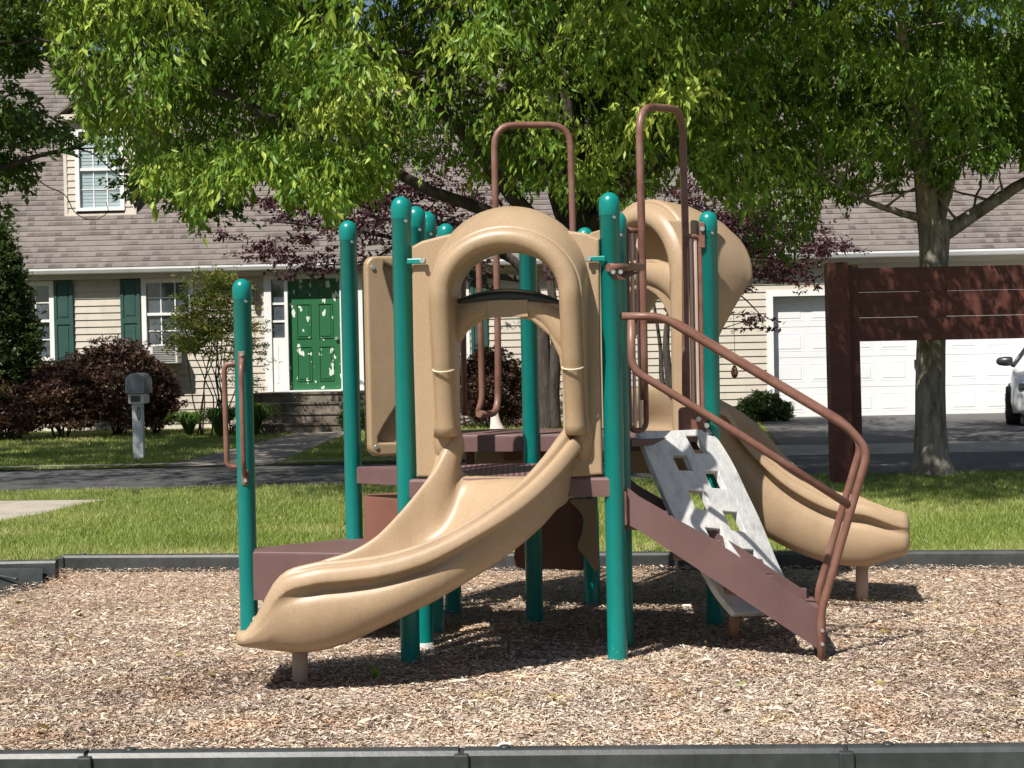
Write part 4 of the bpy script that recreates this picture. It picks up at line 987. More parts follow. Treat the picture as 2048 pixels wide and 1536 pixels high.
# ------------------------------------------------------------------ wooden sign seen from behind
SD = 15.0
sg = wthing('sign_board', 'dark red brown wooden sign of three wide boards between posts, shaded by trees', 'sign', (at(1700, 980, SD).x, SD, .1))
def sbox(m, x0, x1, y0, y1, D0, D1, bev=.008):
    a_, b_ = at(x0, y1, SD), at(x1, y0, SD); return m.box(((a_.x+b_.x)/2, (D0+D1)/2, (a_.z+b_.z)/2), (b_.x-a_.x, D1-D0, b_.z-a_.z), None, bev)
def spost(xa, xb, ya, top, D0, D1):
    A0 = at(xa, top, SD); B0 = at(xb, top, SD); m = MB(); lean = .02
    gz_ = .05; h = A0.z-gz_
    V = []
    for z, k in ((gz_, 1), (A0.z-.02, 0), (A0.z, 0)):
        ins = .012 if z == A0.z else 0
        V.append([Vector((A0.x+k*lean+ins, D0+ins, z)), Vector((B0.x+k*lean-ins, D0+ins, z)), Vector((B0.x+k*lean-ins, D1-ins, z)), Vector((A0.x+k*lean+ins, D1-ins, z))])
    m.loft(V, cap=True, smooth=False); return m
spost(1652, 1692, 0, 526, 14.9, 15.1).build('post', 'signwood', sg)
spost(1693, 1716, 0, 530, 15.0, 15.16).build('post', 'signwood', sg)
spost(2206, 2246, 0, 520, 14.9, 15.1).build('post', 'signwood', sg)
for ya, yb in ((534, 582.4), (582.9, 633.4), (633.9, 681)):
    m = MB(); p0 = at(1714, yb+2, SD); p1 = at(1714, ya+2, SD); q0 = at(2210, yb-10, SD)
    x0_, x1_ = p0.x-.02, q0.x; m.box(((x0_+x1_)/2, 15.04, (p0.z+p1.z)/2), (x1_-x0_, .045, p1.z-p0.z), None, .004); m.build('board', 'signwood', sg)

# ------------------------------------------------------------------ white car at the right edge
def car():
    wx = at(2021, 800, 24.3).x; lx = 0
    yf = 0
    c = wthing('parked_car', 'white parked car at the right edge in front of the garage', 'car', (lx+.9, yf+2.2, 0))
    z0_ = 0; W2 = .9; cx = lx+.90
    def sec(y, zlow, zbelt, ztop, wl, wb, wt):
        pts = [(-wl, zlow), (-wl-.03, zlow+.18), (-wb, zbelt-.12), (-wb+.04, zbelt), (-wt, ztop-.06), (-wt+.14, ztop), (wt-.14, ztop), (wt, ztop-.06), (wb-.04, zbelt), (wb, zbelt-.12), (wl+.03, zlow+.18), (wl, zlow)]
        return [Vector((cx+x, y, z0_+z)) for x, z in pts]
    S_ = [(yf, .30, .62, .66, .70, .70, .62), (yf+.05, .24, .72, .76, .80, .80, .70), (yf+.3, .22, .80, .86, .85, .86, .74), (yf+1.0, .22, .93, .99, .87, .89, .72), (yf+1.25, .22, .96, 1.04, .87, .89, .70), (yf+1.75, .22, .97, 1.42, .87, .89, .56), (yf+2.3, .22, .98, 1.47, .87, .89, .56), (yf+3.2, .22, 1.0, 1.44, .87, .89, .55), (yf+3.7, .24, 1.0, 1.12, .86, .88, .62), (yf+4.0, .28, .94, 1.0, .80, .82, .66), (yf+4.1, .35, .80, .85, .72, .72, .6)]
    m = MB(); m.loft([sec(*s_) for s_ in S_], cap=True); m.build('body', 'carpaint', c)
    # glass
    m = MB(); 
    P = lambda x, y, z: Vector((cx+x, y, z0_+z))
    m.add([P(-.66, yf+1.22, 1.06), P(.66, yf+1.22, 1.06), P(.46, yf+1.73, 1.405), P(-.46, yf+1.73, 1.405)], [(0, 1, 2, 3)])
    for sx in (-1, 1): m.add([P(sx*.852, yf+1.45, 1.03), P(sx*.858, yf+3.6, 1.05), P(sx*.585, yf+3.2, 1.385), P(sx*.60, yf+1.85, 1.37)], [(0, 1, 2, 3)])
    for v in m.v: pass
    m.build('window', 'glass', c)
    for sx in (-1, 1):
        m = MB(); q = P(sx*.98, yf+1.55, 1.07); rings = []
        for k, s_ in ((-.14, .35), (-.10, .8), (0, 1), (.09, .95), (.12, .7)):
            rings.append([q+Vector((sx*-k, .07*s_*math.cos(a), .085*s_*math.sin(a))) for a in [2*math.pi*j/14 for j in range(14)]])
        m.loft(rings, cap=True); m.tube([q+Vector((-sx*.05, 0, -.05)), q+Vector((-sx*.2, .0, -.06))], .022, 8); m.build('mirror', 'darkplast', c)
        m = MB(); m.tube([P(sx*.86, yf+1.25, .99), P(sx*.58, yf+1.75, 1.41)], .03, 8); m.build('pillar', 'darkplast', c)
    for sx in (-1, 1):
        for yy in (yf+.85, yf+3.3):
            w_ = MB(); q = P(sx*.885, yy, .33)
            w_.loft([[q+Vector((sx*dx, r_*math.cos(a), r_*math.sin(a))) for a in [2*math.pi*j/28 for j in range(28)]] for dx, r_ in ((-.14, .22), (-.14, .31), (-.10, .33), (.05, .33), (.08, .31), (.08, .23))]); wo = w_.build('wheel', 'rubber', c)
            k = MB(); k.loft([[q+Vector((sx*dx, r_*math.cos(a), r_*math.sin(a))) for a in [2*math.pi*j/28 for j in range(28)]] for dx, r_ in ((.078, .23), (.085, .21), (.05, .2), (.05, .02))])
            for j in range(5):
                a = 2*math.pi*j/5; k.tube([q+Vector((sx*.07, .03*math.cos(a), .03*math.sin(a))), q+Vector((sx*.075, .21*math.cos(a), .21*math.sin(a)))], .022, 6)
            k.build('rim', 'alloy', wo)
    m = MB(); m.box(P(0, yf-.005, .30), (1.3, .06, .16), bev=.02); m.build('lower_grille', 'darkplast', c)
    for sx in (-1, 1):
        m = MB(); m.box(P(sx*.62, yf+.03, .66), (.30, .10, .11), bev=.03); m.build('headlight', 'glass', c)
    c.location = (wx+1.28, 24.3+.97, gz(0, 24.6)-.01); c.rotation_euler = (0, 0, rad(-19)); c.scale = (1, 1, .95)
car()

# ------------------------------------------------------------------ trees
LOW = [(-200, 330), (0, 300), (60, 330), (110, 300), (180, 290), (225, 330), (300, 370), (360, 380), (405, 430), (440, 385), (520, 375), (620, 400), (690, 392), (760, 380), (860, 350), (960, 330), (1050, 380), (1120, 420), (1180, 440), (1260, 400), (1330, 330), (1400, 360), (1480, 470), (1540, 520), (1600, 500), (1650, 400), (1740, 400), (1800, 330), (1870, 320), (2048, 340), (2300, 400)]
LX = np.array([p[0] for p in LOW]); LY = np.array([p[1] for p in LOW])
LYM = np.array([p[1] if p[0] > 150 else {-200: -300, 0: -300, 60: -200, 110: 130}[p[0]] for p in LOW])   # the main tree leaves the roof at the left clear
CMn = np.array(CM)
def proj(P):
    q = (P-np.array([0, 0, CAMZ]))@CMn; return 1024+FPX*q[:, 0]/-q[:, 2], 768-FPX*q[:, 1]/-q[:, 2]
def branch(m, a, b_, r0, r1, wob=.12, n=9, sag=0):
    a = Vector(a); b_ = Vector(b_); pts = []; L = (b_-a).length; o = Vector((0, 0, 0))
    for i in range(n+1):
        t = i/n; o = o*.7+Vector((R.gauss(0, wob), R.gauss(0, wob), R.gauss(0, wob)))*L*.06
        pts.append(a.lerp(b_, t)+o*math.sin(math.pi*t)+Vector((0, 0, -sag*t*t*L)))
    m.tube(pts, [r0+(r1-r0)*(i/n)**.8 for i in range(n+1)], 9 if r0 > .03 else 5); return pts
def sprays(centers, per, nleaf, L, spread, size, droop=1.1, yawbias=None, clip=None, ratio=.33, arch=0, out=None, tm=.45, tv=.17):
    """drooping twigs full of leaves around clump centres"""
    C = np.repeat(centers, per, 0); n = len(C)
    if arch:       # twigs hang from an arching side branch
        nc = len(centers); az = NR.uniform(0, 6.283, nc)
        if out is not None: az = np.arctan2(centers[:, 1]-out[1], centers[:, 0]-out[0])+NR.normal(0, .8, nc)
        La = np.repeat(arch*NR.uniform(.6, 1.25, nc), per); az = np.repeat(az, per); ta = NR.uniform(0, 1, n)
        ax = np.stack([np.cos(az), np.sin(az), 0*az], 1); st = C+ax*((ta-.4)*La)[:, None]+NR.normal(size=(n, 3))*spread
        st[:, 2] += .10*La-.55*La*ta*ta
    else: st = C+NR.normal(size=(n, 3))*spread
    d = NR.normal(size=(n, 3)); d[:, 2] = np.abs(d[:, 2])*.2; d = nrm(d); Ls = L*NR.uniform(.5, 1.2, n)
    t = (np.arange(nleaf)+.5)/nleaf; t = t[None, :]+NR.uniform(-.4, .4, (n, nleaf))/nleaf
    P = st[:, None, :]+d[:, None, :]*(t*Ls[:, None])[:, :, None]; P[:, :, 2] -= (t*t)*droop*Ls[:, None]*.75
    P += NR.normal(size=P.shape)*.012*size/.07
    ld = d[:, None, :]*.45+NR.normal(size=P.shape)*.42; ld[:, :, 2] -= droop*.85
    tt = np.repeat(NR.normal(0, tv, len(centers)), per)[:, None]+NR.normal(0, .10, (n, 1))+NR.normal(tm, .16, (n, nleaf))
    P = P.reshape(-1, 3); ld = ld.reshape(-1, 3); tt = np.clip(tt.reshape(-1), 0, 1)
    if clip is not None:
        ok = clip(P); P, ld, tt = P[ok], ld[ok], tt[ok]
    k = len(P); ln = size*NR.lognormal(0, .32, k)
    return leaves(P, ld, ln, ln*ratio*NR.uniform(.8, 1.2, k)), tt
def clip_low(jit=14, Y=None):
    def f(P):
        px, py = proj(P); lim = np.interp(px, LX, LY if Y is None else Y)+26*np.sin(px*.021)+18*np.sin(px*.067+1)+NR.normal(0, jit, len(px)); return (py < lim)
    return f
def clump_centres(n, lo, hi, minz, accept):
    out = []
    while len(out) < n:
        c = NR.uniform(lo, hi, (n*3, 3)); c = c[accept(c)]; out += list(c)
    return np.array(out[:n])
def join(parts): return np.concatenate([p[0] for p in parts]), np.concatenate([p[1] for p in parts])

# main tree: the trunk stands behind the play set
T1 = Vector((.80, 16.3, .1))
t1 = wthing('shade_tree', 'large leafy shade tree with drooping light green foliage, its trunk hidden behind the play set', 'tree', T1)
m = MB()
pts = [T1+Vector(p) for p in ((0, 0, -.1), (0, 0, .15), (.02, 0, .6), (.0, .05, 1.5), (-.03, 0, 2.3), (-.08, .05, 2.8))]
m.tube(pts, [.40, .30, .235, .22, .215, .22], 16)
fk = T1+Vector((-.06, .03, 2.6)); limbs = []
for e, r0 in (((-.75, -.3, 6.2), .15), ((.5, .2, 6.8), .14), ((-3.2, -1.6, 5.0), .10), ((2.6, -1.8, 5.2), .10), ((-1.2, 1.8, 5.6), .10), ((2.2, 1.5, 5.4), .09), ((-.9, -2.8, 4.6), .08), ((-4.6, -.6, 4.4), .08), ((.1, .3, 5.0), .12), ((-.35, -.1, 5.2), .11)):
    limbs.append(branch(m, fk+Vector((R.uniform(-.06, .06), 0, R.uniform(-.3, .1))), T1+Vector(e), r0, .03, .35))
for l in limbs:
    for _ in range(6):
        i = R.randint(3, len(l)-1); p = l[i]; o = Vector((R.uniform(-1, 1), R.uniform(-1, 1), R.uniform(-.25, .35)))*1.5; branch(m, p, p+o, .028, .008, .5, 7, .1)
m.build('trunk', 'barkd', t1)
def acc1b(c): return (((c[:, 0]+5.3)/5.2)**2+((c[:, 1]-15.3)/3.7)**2+((c[:, 2]-7.4)/1.7)**2 < 1) & (c[:, 2] > 1.6+.262*c[:, 1])  # unseen clumps above the view, added to shade the road at the left
def acc1(c):
    r = ((c[:, 0]+.9)/5.9)**2+((c[:, 1]-15.4)/4.6)**2+((c[:, 2]-5.6)/3.6)**2
    px, py = proj(c); return (r < 1) & (r > .12) & (py < np.interp(px, LX, LYM)-20)
low_ = np.array([list(at(x+R.gauss(0, 34), y+R.gauss(0, 14), R.uniform(12.6, 14.4))) for x, y in [(600, 330)]*16+[(680, 340)]*12+[(520, 320)]*8+[(380, 330)]*6])
cc = np.concatenate([low_, clump_centres(430, (-7, 11.8, 2.4), (5.2, 20, 9.2), 2.3, acc1), clump_centres(340, (-7, 16, 2.4), (5.2, 20, 6.5), 2.3, acc1), clump_centres(150, (-11, 11.4, 5.4), (0, 19, 9.2), 2.3, acc1b)])
hi = cc[:, 2] > 1.367+.262*cc[:, 1]
V1, tt1 = join([sprays(cc[~hi], 30, 12, .36, (.13, .13, .05), .072, 1.3, clip=clip_low(Y=LYM), ratio=.34, arch=1.05, out=(.8, 16.3), tv=.28, tm=.48), sprays(cc[hi], 16, 13, .5, (.2, .2, .1), .12, 1.2, arch=1.2)])
npmesh('crown', V1, 4, 'leaf', tt1, t1, tris=LT)

# right tree with the visible trunk
g2 = gpt(1865, 948); T2 = g2
t2 = wthing('shade_tree', 'shade tree whose grey trunk stands at the lawn edge right of the sign post', 'tree', T2)
def tp(px, py, dD=0): return at(px, py, T2.y+dD)
m = MB(); TR = []
for px, py, wd in ((1866, 960, 112), (1865, 940, 86), (1864, 915, 68), (1862, 850, 60), (1861, 780, 58), (1862, 700, 56), (1865, 620, 54), (1867, 550, 54), (1868, 500, 58), (1868, 465, 62), (1866, 440, 64)): TR.append((tp(px, py), wd/2*T2.y/FPX))
rings = []
for i, (p, r_) in enumerate(TR):
    rings.append([p+Vector((math.cos(a)*r_*(1+(.10 if i < 3 else .05)*math.sin(a*5+i*.2)), math.sin(a)*r_, 0)) for a in [2*math.pi*k/22 for k in range(22)]])
m.loft(rings, cap=True)
F2 = tp(1862, 455); L2 = []
for e, r0, r1 in ((tp(1905, 300, .3), .12, .10), (tp(1840, 290, -.3), .12, .10)): L2.append(branch(m, F2+Vector((0, 0, -.05)), e, r0, r1, .12, 8))
L2.append(branch(m, L2[0][-1], tp(1960, 60, .8), .10, .06, .2)); L2.append(branch(m, L2[1][-1], tp(1800, 40, -.8), .10, .06, .2)); L2.append(branch(m, L2[1][-2], tp(1860, -60, .4), .085, .05, .2))
L2.append(branch(m, tp(1885, 470), tp(1945, 430, .1), .085, .075, .06, 5)); L2.append(branch(m, L2[-1][-1], tp(2110, 330, .4), .075, .05, .12, 8))
L2.append(branch(m, tp(1850, 440), tp(1720, 398, -.4), .05, .025, .12, 8)); L2.append(branch(m, L2[-1][-1], tp(1640, 350, -.9), .025, .01, .2, 7))
for l in L2:
    for _ in range(3):
        p = l[R.randint(2, len(l)-1)]; o = Vector((R.uniform(-1, 1), R.uniform(-1, 1), R.uniform(.0, .7)))*1.1; branch(m, p, p+o, .018, .006, .2, 7, .1)
m.build('trunk', 'bark', t2)
def acc2(c):
    r = ((c[:, 0]-T2.x)/4.3)**2+((c[:, 1]-16.8)/4.6)**2+((c[:, 2]-5.8)/3.6)**2
    px, py = proj(c); return (r < 1) & (r > .10) & (py < np.interp(px, LX, LY)-15)
def acc2b(c): return ((c[:, 0]-3.7)/4.9)**2+((c[:, 1]-11.0)/2.6)**2+((c[:, 2]-6.9)/1.6)**2 < 1  # unseen clumps above the view, added to shade the sign and right lawn
cc = np.concatenate([clump_centres(360, (.2, 11.4, 2.5), (10, 22, 9.3), 2.3, acc2), clump_centres(250, (-1.2, 8.4, 5.2), (8.6, 13.0, 8.6), 2, acc2b)])
for (x, y, sx, sy, n_) in ((2010, 425, 26, 18, 8), (1960, 390, 26, 14, 7), (1790, 385, 34, 12, 9), (1700, 370, 34, 14, 10), (1905, 330, 40, 20, 9), (2030, 330, 30, 24, 9), (1960, 120, 90, 90, 44), (1800, 140, 70, 90, 26), (1990, 250, 60, 40, 16)):
    cc = np.concatenate([cc, np.array([list(at(x+R.gauss(0, sx), y+R.gauss(0, sy), T2.y+R.uniform(-.6, .6))) for _ in range(n_)])])
gap = (cc[:, 0] > T2.x-3.2) & (cc[:, 0] < T2.x-.6) & (cc[:, 1] > T2.y-4.6) & (cc[:, 1] < T2.y-1.2) & (cc[:, 2] > 4.4) & (NR.uniform(0, 1, len(cc)) < .75); cc = cc[~gap]
hi = cc[:, 2] > 1.367+.262*cc[:, 1]
V2, tt2 = join([sprays(cc[~hi], 26, 12, .34, (.13, .13, .05), .072, 1.2, clip=clip_low(), ratio=.34, arch=1.0, out=(T2.x, T2.y), tm=.27, tv=.24), sprays(cc[hi], 16, 12, .5, (.2, .2, .1), .12, 1.1, arch=1.1)])  # visible leaves tinted darker to paint the right crown's shade
npmesh('crown', V2, 4, 'leaf', tt2, t2, tris=LT)

# left tree, trunk outside the frame
T3 = Vector((-8.6, 19.6, .12)); t3 = wthing('oak_tree', 'dark leaved tree reaching in from the left edge with bare thin branches over the dormer', 'tree', T3)
m = MB(); m.tube([T3+Vector(p) for p in ((0, 0, -.1), (0, 0, .3), (.1, 0, 2), (.2, 0, 3.2))], [.34, .26, .2, .18], 14)
def lp(px, py, D): return at(px, py, D)
bb = [T3+Vector((.2, 0, 3.0)), lp(-60, 350, 20), lp(0, 338, 20), lp(75, 312, 20), lp(150, 296, 20.2), lp(190, 275, 20.4), lp(240, 258, 20.6)]
m.tube(cr(bb, 4), [.10]*4+[.06]*4+[.038]*4+[.03]*4+[.024]*4+[.016]*5, 8)
for ps, r0 in (([(150, 296), (190, 310), (235, 350), (275, 370)], .013), ([(50, 335), (90, 370), (130, 390), (150, 425), (185, 440), (215, 425), (212, 405)], .009), ([(160, 297), (220, 300), (260, 330), (340, 360), (400, 395)], .012), ([(-40, 210), (20, 190), (60, 185)], .02), ([(-40, 100), (30, 90), (70, 105)], .02), ([(75, 312), (60, 285), (30, 270)], .012), ([(235, 350), (300, 362), (370, 380), (430, 430)], .009)):
    pp_ = cr([lp(x, y, 20.3) for x, y in ps], 4); m.tube(pp_, [r0*(1-.6*i/len(pp_)) for i in range(len(pp_))], 6)
for e in ((-2, -1, 6), (2.5, -.5, 6), (0, 2, 6.5), (1.8, 1, 4.8)): branch(m, T3+Vector((.2, 0, 3)), T3+Vector(e), .12, .03, .3)
m.build('trunk', 'barkd', t3)
c3 = []
for (x, y, sx, sy, n) in ((20, 50, 60, 40, 22), (50, 90, 50, 26, 10), (10, 190, 30, 20, 4), (20, 245, 40, 16, 7), (90, 270, 30, 14, 6), (5, 320, 40, 16, 8), (110, 20, 60, 30, 14), (330, 365, 45, 14, 7), (400, 405, 30, 22, 7), (300, 330, 20, 12, 3), (-70, 200, 50, 120, 12)):
    for _ in range(n): c3.append(at(x+R.gauss(0, sx), y+R.gauss(0, sy), R.uniform(19.6, 21.4)))
def acc3b(c): return ((c[:, 0]+8.6)/4.8)**2+((c[:, 1]-17.4)/3.4)**2+((c[:, 2]-7.6)/1.7)**2 < 1  # unseen clumps above the view, added to shade the far left lawn
def acc3(c): return (((c[:, 0]+8.8)/3.6)**2+((c[:, 1]-19.6)/3.4)**2+((c[:, 2]-6.8)/3.0)**2 < 1)
cc = np.concatenate([np.array([list(p) for p in c3]), clump_centres(110, (-12.4, 16.2, 5.6), (-5.2, 23, 9.8), 2, acc3), clump_centres(150, (-13, 14, 6.2), (-3.5, 21, 9.5), 2, acc3b)])
V3, tt3 = sprays(cc, 12, 16, .34, (.14, .14, .09), .075, .5, ratio=.55); npmesh('crown', V3, 4, 'leafd', tt3, t3, tris=LT)

# purple leaved small trees by the house
def purple(nm, base, stems, boxes, count, leafs=.062):
    t = wthing('purple_leaf_tree', nm, 'tree', base, 'purple leaved ornamental trees by the house')
    m = MB()
    for s_ in stems:
        pp_ = cr([Vector(p) for p in s_[0]], 5); m.tube(pp_, [s_[1]*(1-.75*i/len(pp_)) for i in range(len(pp_))], 7)
    cs = []
    for (x, y, sx, sy, n, D) in boxes:
        for _ in range(int(n*.42)):
            p = at(x+R.gauss(0, sx), y+R.gauss(0, sy), D+R.uniform(-.7, .6)); cs.append(p)
            if R.random() < .5:
                q = p+Vector((R.uniform(-.4, .4), R.uniform(-.3, .3), R.uniform(-.3, .05))); m.tube([p, (p+q)/2+Vector((0, 0, .03)), q], .006, 4)
    m.build('trunk', 'bark' if 'door' in nm else 'barkd', t)
    V, tt = sprays(np.array([list(p) for p in cs]), 11, 13, .34, (.17, .17, .07), leafs, .2, ratio=.5); npmesh('crown', V, 4, 'purple', tt, t, tris=LT)
PD = 25.2
def pp3(*a): return [at(x, y, PD+dd) for x, y, dd in a]
gB = gpt(1098, 858); D1 = min(gB.y, 25.8)
purple('purple leaved tree with grey trunks, its twigs spreading before the roof', at(1098, 858, 25.4),
    [([at(1092, 862, 25.4), at(1090, 800, 25.4), at(1086, 700, 25.4), at(1082, 640, 25.4), at(1060, 560, 25.3), at(1000, 500, 25.2), at(900, 440, 25)], .17), ([at(1106, 862, 25.4), at(1104, 780, 25.4), at(1112, 700, 25.4), at(1110, 640, 25.4), at(1090, 520, 25.5), at(1040, 400, 25.6)], .15),
     ([at(1060, 560, 25.3), at(960, 545, 25.2), at(880, 500, 25), at(760, 470, 24.9), at(620, 450, 24.8), at(520, 440, 24.7)], .06), ([at(1020, 520, 25.3), at(940, 480, 25.2), at(820, 420, 25), at(700, 400, 24.9), at(560, 390, 24.8)], .05), ([at(1000, 580, 25.3), at(940, 560, 25.2), at(900, 520, 25.1)], .05), ([at(900, 440, 25), at(820, 470, 24.8), at(740, 520, 24.8), at(640, 530, 24.7)], .035)],
    [(640, 430, 70, 26, 26, 24.9), (540, 400, 40, 14, 8, 24.8), (560, 490, 60, 20, 20, 24.8), (740, 440, 50, 35, 24, 24.9), (830, 430, 60, 40, 34, 25), (930, 470, 60, 50, 34, 25.1), (650, 530, 60, 14, 20, 24.8), (900, 390, 80, 40, 24, 25.2), (470, 470, 16, 6, 4, 24.7)], 0)
purple('purple leaved tree with dark stems beside the garage', at(1352, 856, 24.2),
    [([at(1345, 860, 24.2), at(1338, 760, 24.2), at(1332, 680, 24.2), at(1345, 600, 24.2), at(1390, 520, 24.2)], .085), ([at(1352, 860, 24.2), at(1360, 760, 24.2), at(1372, 680, 24.2), at(1380, 600, 24.2), at(1450, 500, 24.2), at(1560, 460, 24.1)], .08), ([at(1358, 860, 24.2), at(1388, 770, 24.2), at(1400, 690, 24.2), at(1420, 560, 24.2), at(1520, 500, 24.2)], .07), ([at(1348, 860, 24.2), at(1325, 770, 24.2), at(1320, 690, 24.2), at(1300, 560, 24.2)], .06),
     ([at(1420, 560, 24.2), at(1480, 590, 24.2), at(1530, 640, 24.1)], .02), ([at(1400, 690, 24.2), at(1440, 660, 24.2), at(1500, 640, 24.2)], .015)],
    [(1480, 480, 60, 32, 75, 24.2), (1560, 500, 60, 26, 56, 24.1), (1640, 490, 24, 14, 10, 24.2), (1420, 440, 60, 40, 40, 24.2), (1340, 430, 60, 40, 24, 24.2), (1540, 545, 50, 14, 20, 24.1), (1350, 600, 30, 50, 14, 24.2), (1510, 640, 16, 22, 5, 24.1)], 0)

# ------------------------------------------------------------------ shrubs and plants
def shrub(name, nm, cat, cx, cy, rx, ry, D, n, leaf, mat, per=9, lf=12, L=.16, dr=.1, group=None, ratio=.5, stems=True, cone=0, wild=.12):
    base = at(cx, cy+ry, D); base.z = gz(base.x, base.y); r = wthing(name, nm, cat, base, group)
    c = at(cx, cy, D); sx = rx*D/FPX; sz = ry*D/FPX; th = NR.uniform(0, 6.283, n); ph = np.arccos(NR.uniform(-1, 1, n)); rr_ = NR.uniform(.5, 1, n)**.5*(1+wild*(np.sin(th*3+ph*4)+np.sin(th*5+1-ph*3)*.7)+NR.normal(0, .04, n))
    hf = np.where(ph > math.pi/2, np.sin(ph)**.28, np.sin(ph))*(1-cone*(1+np.cos(ph))/2)
    P = np.stack([c.x+sx*rr_*hf*np.cos(th), c.y+sx*.75*rr_*hf*np.sin(th), c.z+sz*rr_*np.cos(ph)], 1)
    P[:, 2] = np.maximum(P[:, 2], base.z+.05)
    V, tt = sprays(P, per, lf, L, (sx*.07, sx*.07, sz*.07), leaf, dr, ratio=ratio); npmesh('foliage', V, 4, mat, tt, r, tris=LT)
    m = MB()
    for k in range(9): branch(m, base+Vector((R.uniform(-.15, .15)*sx, R.uniform(-.1, .1)*sx, -.05)), Vector((c.x+R.uniform(-.7, .7)*sx, c.y+R.uniform(-.5, .5)*sx, c.z+R.uniform(-.2, .6)*sz)), .02, .006, .4, 6)
    m.build('stem', 'barkd', r); return r
shrub('evergreen_shrub', 'tall dark evergreen shrub at the left edge reaching the eaves', 'shrub', 0, 660, 92, 200, 25.6, 760, .055, 'evergreen', 10, 12, .16, cone=.6, wild=.06)
BG = 'burgundy leaved shrubs below the house windows'
shrub('barberry_shrub', 'tallest burgundy shrub, right below the left shutters', 'shrub', 232, 775, 100, 84, 25.9, 430, .045, 'barberry', group=BG)
shrub('barberry_shrub', 'burgundy shrub with a green tinge between the evergreen and the tallest burgundy shrub', 'shrub', 120, 795, 82, 66, 25.5, 300, .045, 'barberry', group=BG)
shrub('barberry_shrub', 'low burgundy shrub at the left edge in front of the evergreen', 'shrub', 18, 815, 75, 48, 25.3, 230, .045, 'barberry', group=BG)
shrub('barberry_shrub', 'burgundy shrub left of the mailbox top beside the window with the air conditioner', 'shrub', 312, 790, 42, 60, 26.2, 160, .045, 'barberry', group=BG)
shrub('barberry_shrub', 'dark burgundy shrub seen through the slide doorway', 'shrub', 985, 775, 62, 72, 26.2, 300, .045, 'barberry', group=BG)
shrub('green_shrub', 'low dark green shrub at the left foot of the garage door', 'shrub', 1526, 824, 44, 34, 26.5, 260, .04, 'evergreen', 10, 12, .14)
shrub('green_shrub', 'small green shrub right of the front steps', 'shrub', 705, 835, 20, 26, 25.8, 80, .04, 'evergreen', 8, 10, .12)
# nandina: bare stems, airy leaves above
nb_ = at(425, 860, 25.6); nb_.z = gz(nb_.x, nb_.y); nd = wthing('nandina_shrub', 'airy yellow green and orange shrub with bare stems left of the front steps', 'shrub', nb_)
m = MB(); cs = []
for k in range(15):
    x = R.gauss(418, 26); top = at(x+R.gauss(0, 22), R.uniform(560, 700), 25.6+R.uniform(-.4, .4)); branch(m, nb_+Vector((R.uniform(-.3, .3), R.uniform(-.2, .2), -.05)), top, .016, .006, .3, 7); cs.append(top)
m.build('stem', 'barkd', nd)
for (x, y, sx, sy, n) in ((415, 600, 24, 26, 70), (410, 660, 34, 16, 60), (470, 660, 24, 40, 34), (380, 680, 22, 12, 20), (490, 720, 18, 40, 16), (440, 560, 14, 10, 14)):
    for _ in range(n): cs.append(at(x+R.gauss(0, sx), y+R.gauss(0, sy), 25.6+R.gauss(0, .3)))
V, tt = sprays(np.array([list(p) for p in cs]), 9, 10, .2, (.07, .07, .05), .05, .3, ratio=.32); npmesh('foliage', V, 4, 'nandina', tt, nd, tris=LT)
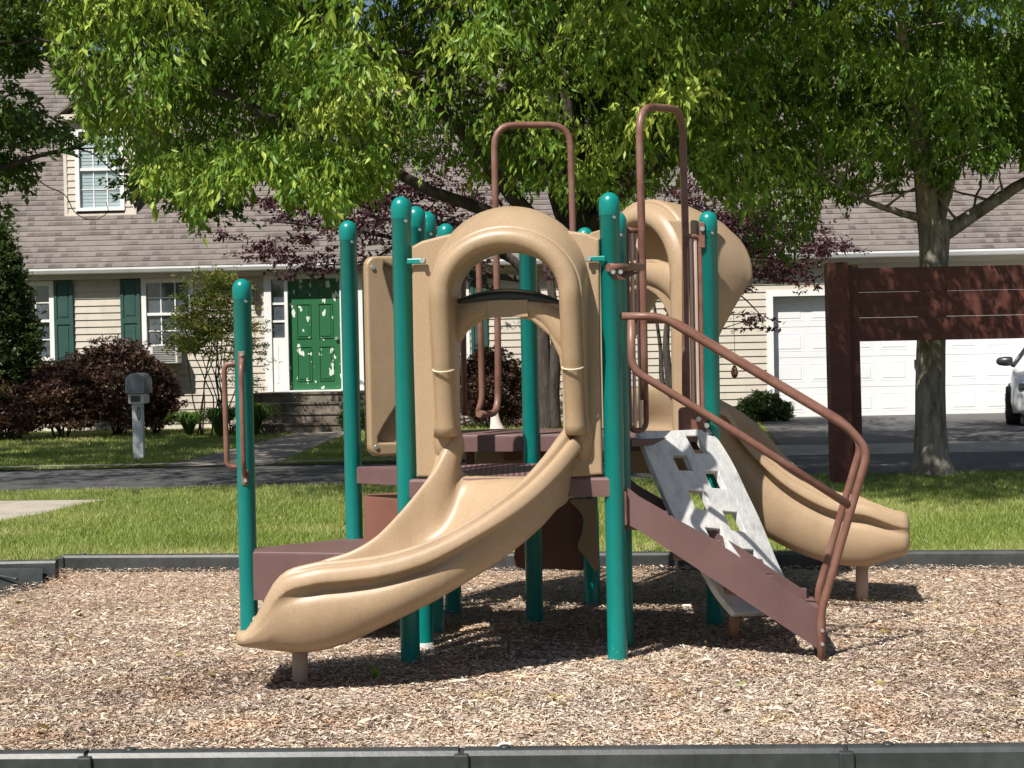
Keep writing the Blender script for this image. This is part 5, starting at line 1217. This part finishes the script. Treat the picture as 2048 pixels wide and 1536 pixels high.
def tuft(nm, cx, base_y, wpx, hpx, D, n):
    g_ = at(cx, base_y, D); g_.z = gz(g_.x, g_.y); r = wthing('daylily', nm, 'plant', g_, 'arching green leaf clumps by the front steps')
    k = 5; a = NR.uniform(0, 6.283, n); rad_ = NR.uniform(.35, 1, n)*wpx/2*D/FPX; h = NR.uniform(.6, 1, n)*hpx*D/FPX
    V = np.empty((n, 2*k, 3)); w_ = NR.uniform(.012, .022, n)
    for i in range(k):
        t_ = i/(k-1); rr_ = rad_*t_**1.1; z = h*(2.1*t_-1.62*t_**2.2)
        c_ = np.stack([g_.x+np.cos(a)*(rr_+.03), g_.y+np.sin(a)*(rr_+.03), g_.z+z], 1); s_ = np.stack([-np.sin(a), np.cos(a), 0*a], 1)*(w_*(1-t_**3))[:, None]
        V[:, 2*i] = c_-s_; V[:, 2*i+1] = c_+s_
    npmesh('blades', V.reshape(-1, 3), 2*k, 'blade', np.clip(NR.normal(.45, .2, n), 0, 1), r, tris=[(2*i, 2*i+1, 2*i+3, 2*i+2) for i in range(k-1)])
tuft('arching green leaf clump furthest left, between the siding and the low teal post', 378, 862, 112, 70, 25.5, 240)
tuft('arching green leaf clump directly behind the low teal post', 440, 866, 124, 84, 25.1, 280)
tuft('arching green leaf clump touching the left side of the front steps', 510, 866, 128, 92, 25.3, 300)
tuft('small pale leaf clump at the foot of the garage door shrub', 1572, 856, 40, 56, 26.3, 130)
# weed among the chips
g_ = at(747, 1362, 6.5); g_ = Vector((g_.x, 6.5, .01)); wd = wthing('seedling', 'tiny green seedling in the wood chips below the left slide', 'plant', g_)
P = np.repeat(np.array([[g_.x, g_.y, .02]]), 7, 0)+NR.normal(0, .006, (7, 3)); dd = NR.normal(0, .7, (7, 3)); dd[:, 2] = .9
npmesh('leaf', leaves(P, dd, np.full(7, .05), np.full(7, .02)), 4, 'leaf', np.full(7, .6), wd, tris=LT)
m = MB(); m.tube([g_, g_+Vector((0, 0, .03))], .002, 5); m.build('stem', 'blade', wd)
# bird feeder hanging from a twig
q = at(1469, 742, 24.6); fd = wthing('bird_feeder', 'small rusty teardrop bird feeder hanging in front of the siding', 'feeder', q)
m = MB(); m.loft([[q+Vector((r_*math.cos(a), r_*math.sin(a), z)) for a in [2*math.pi*k/12 for k in range(12)]] for r_, z in ((.01, -.12), (.045, -.09), (.06, -.03), (.045, .04), (.015, .10))], cap=True); m.build('seed_holder', 'feeder', fd)
m = MB(); m.tube([q+Vector((0, 0, .09)), q+Vector((.01, 0, .3)), q+Vector((0, 0, .95))], .004, 5); m.build('cord', 'darkplast', fd)
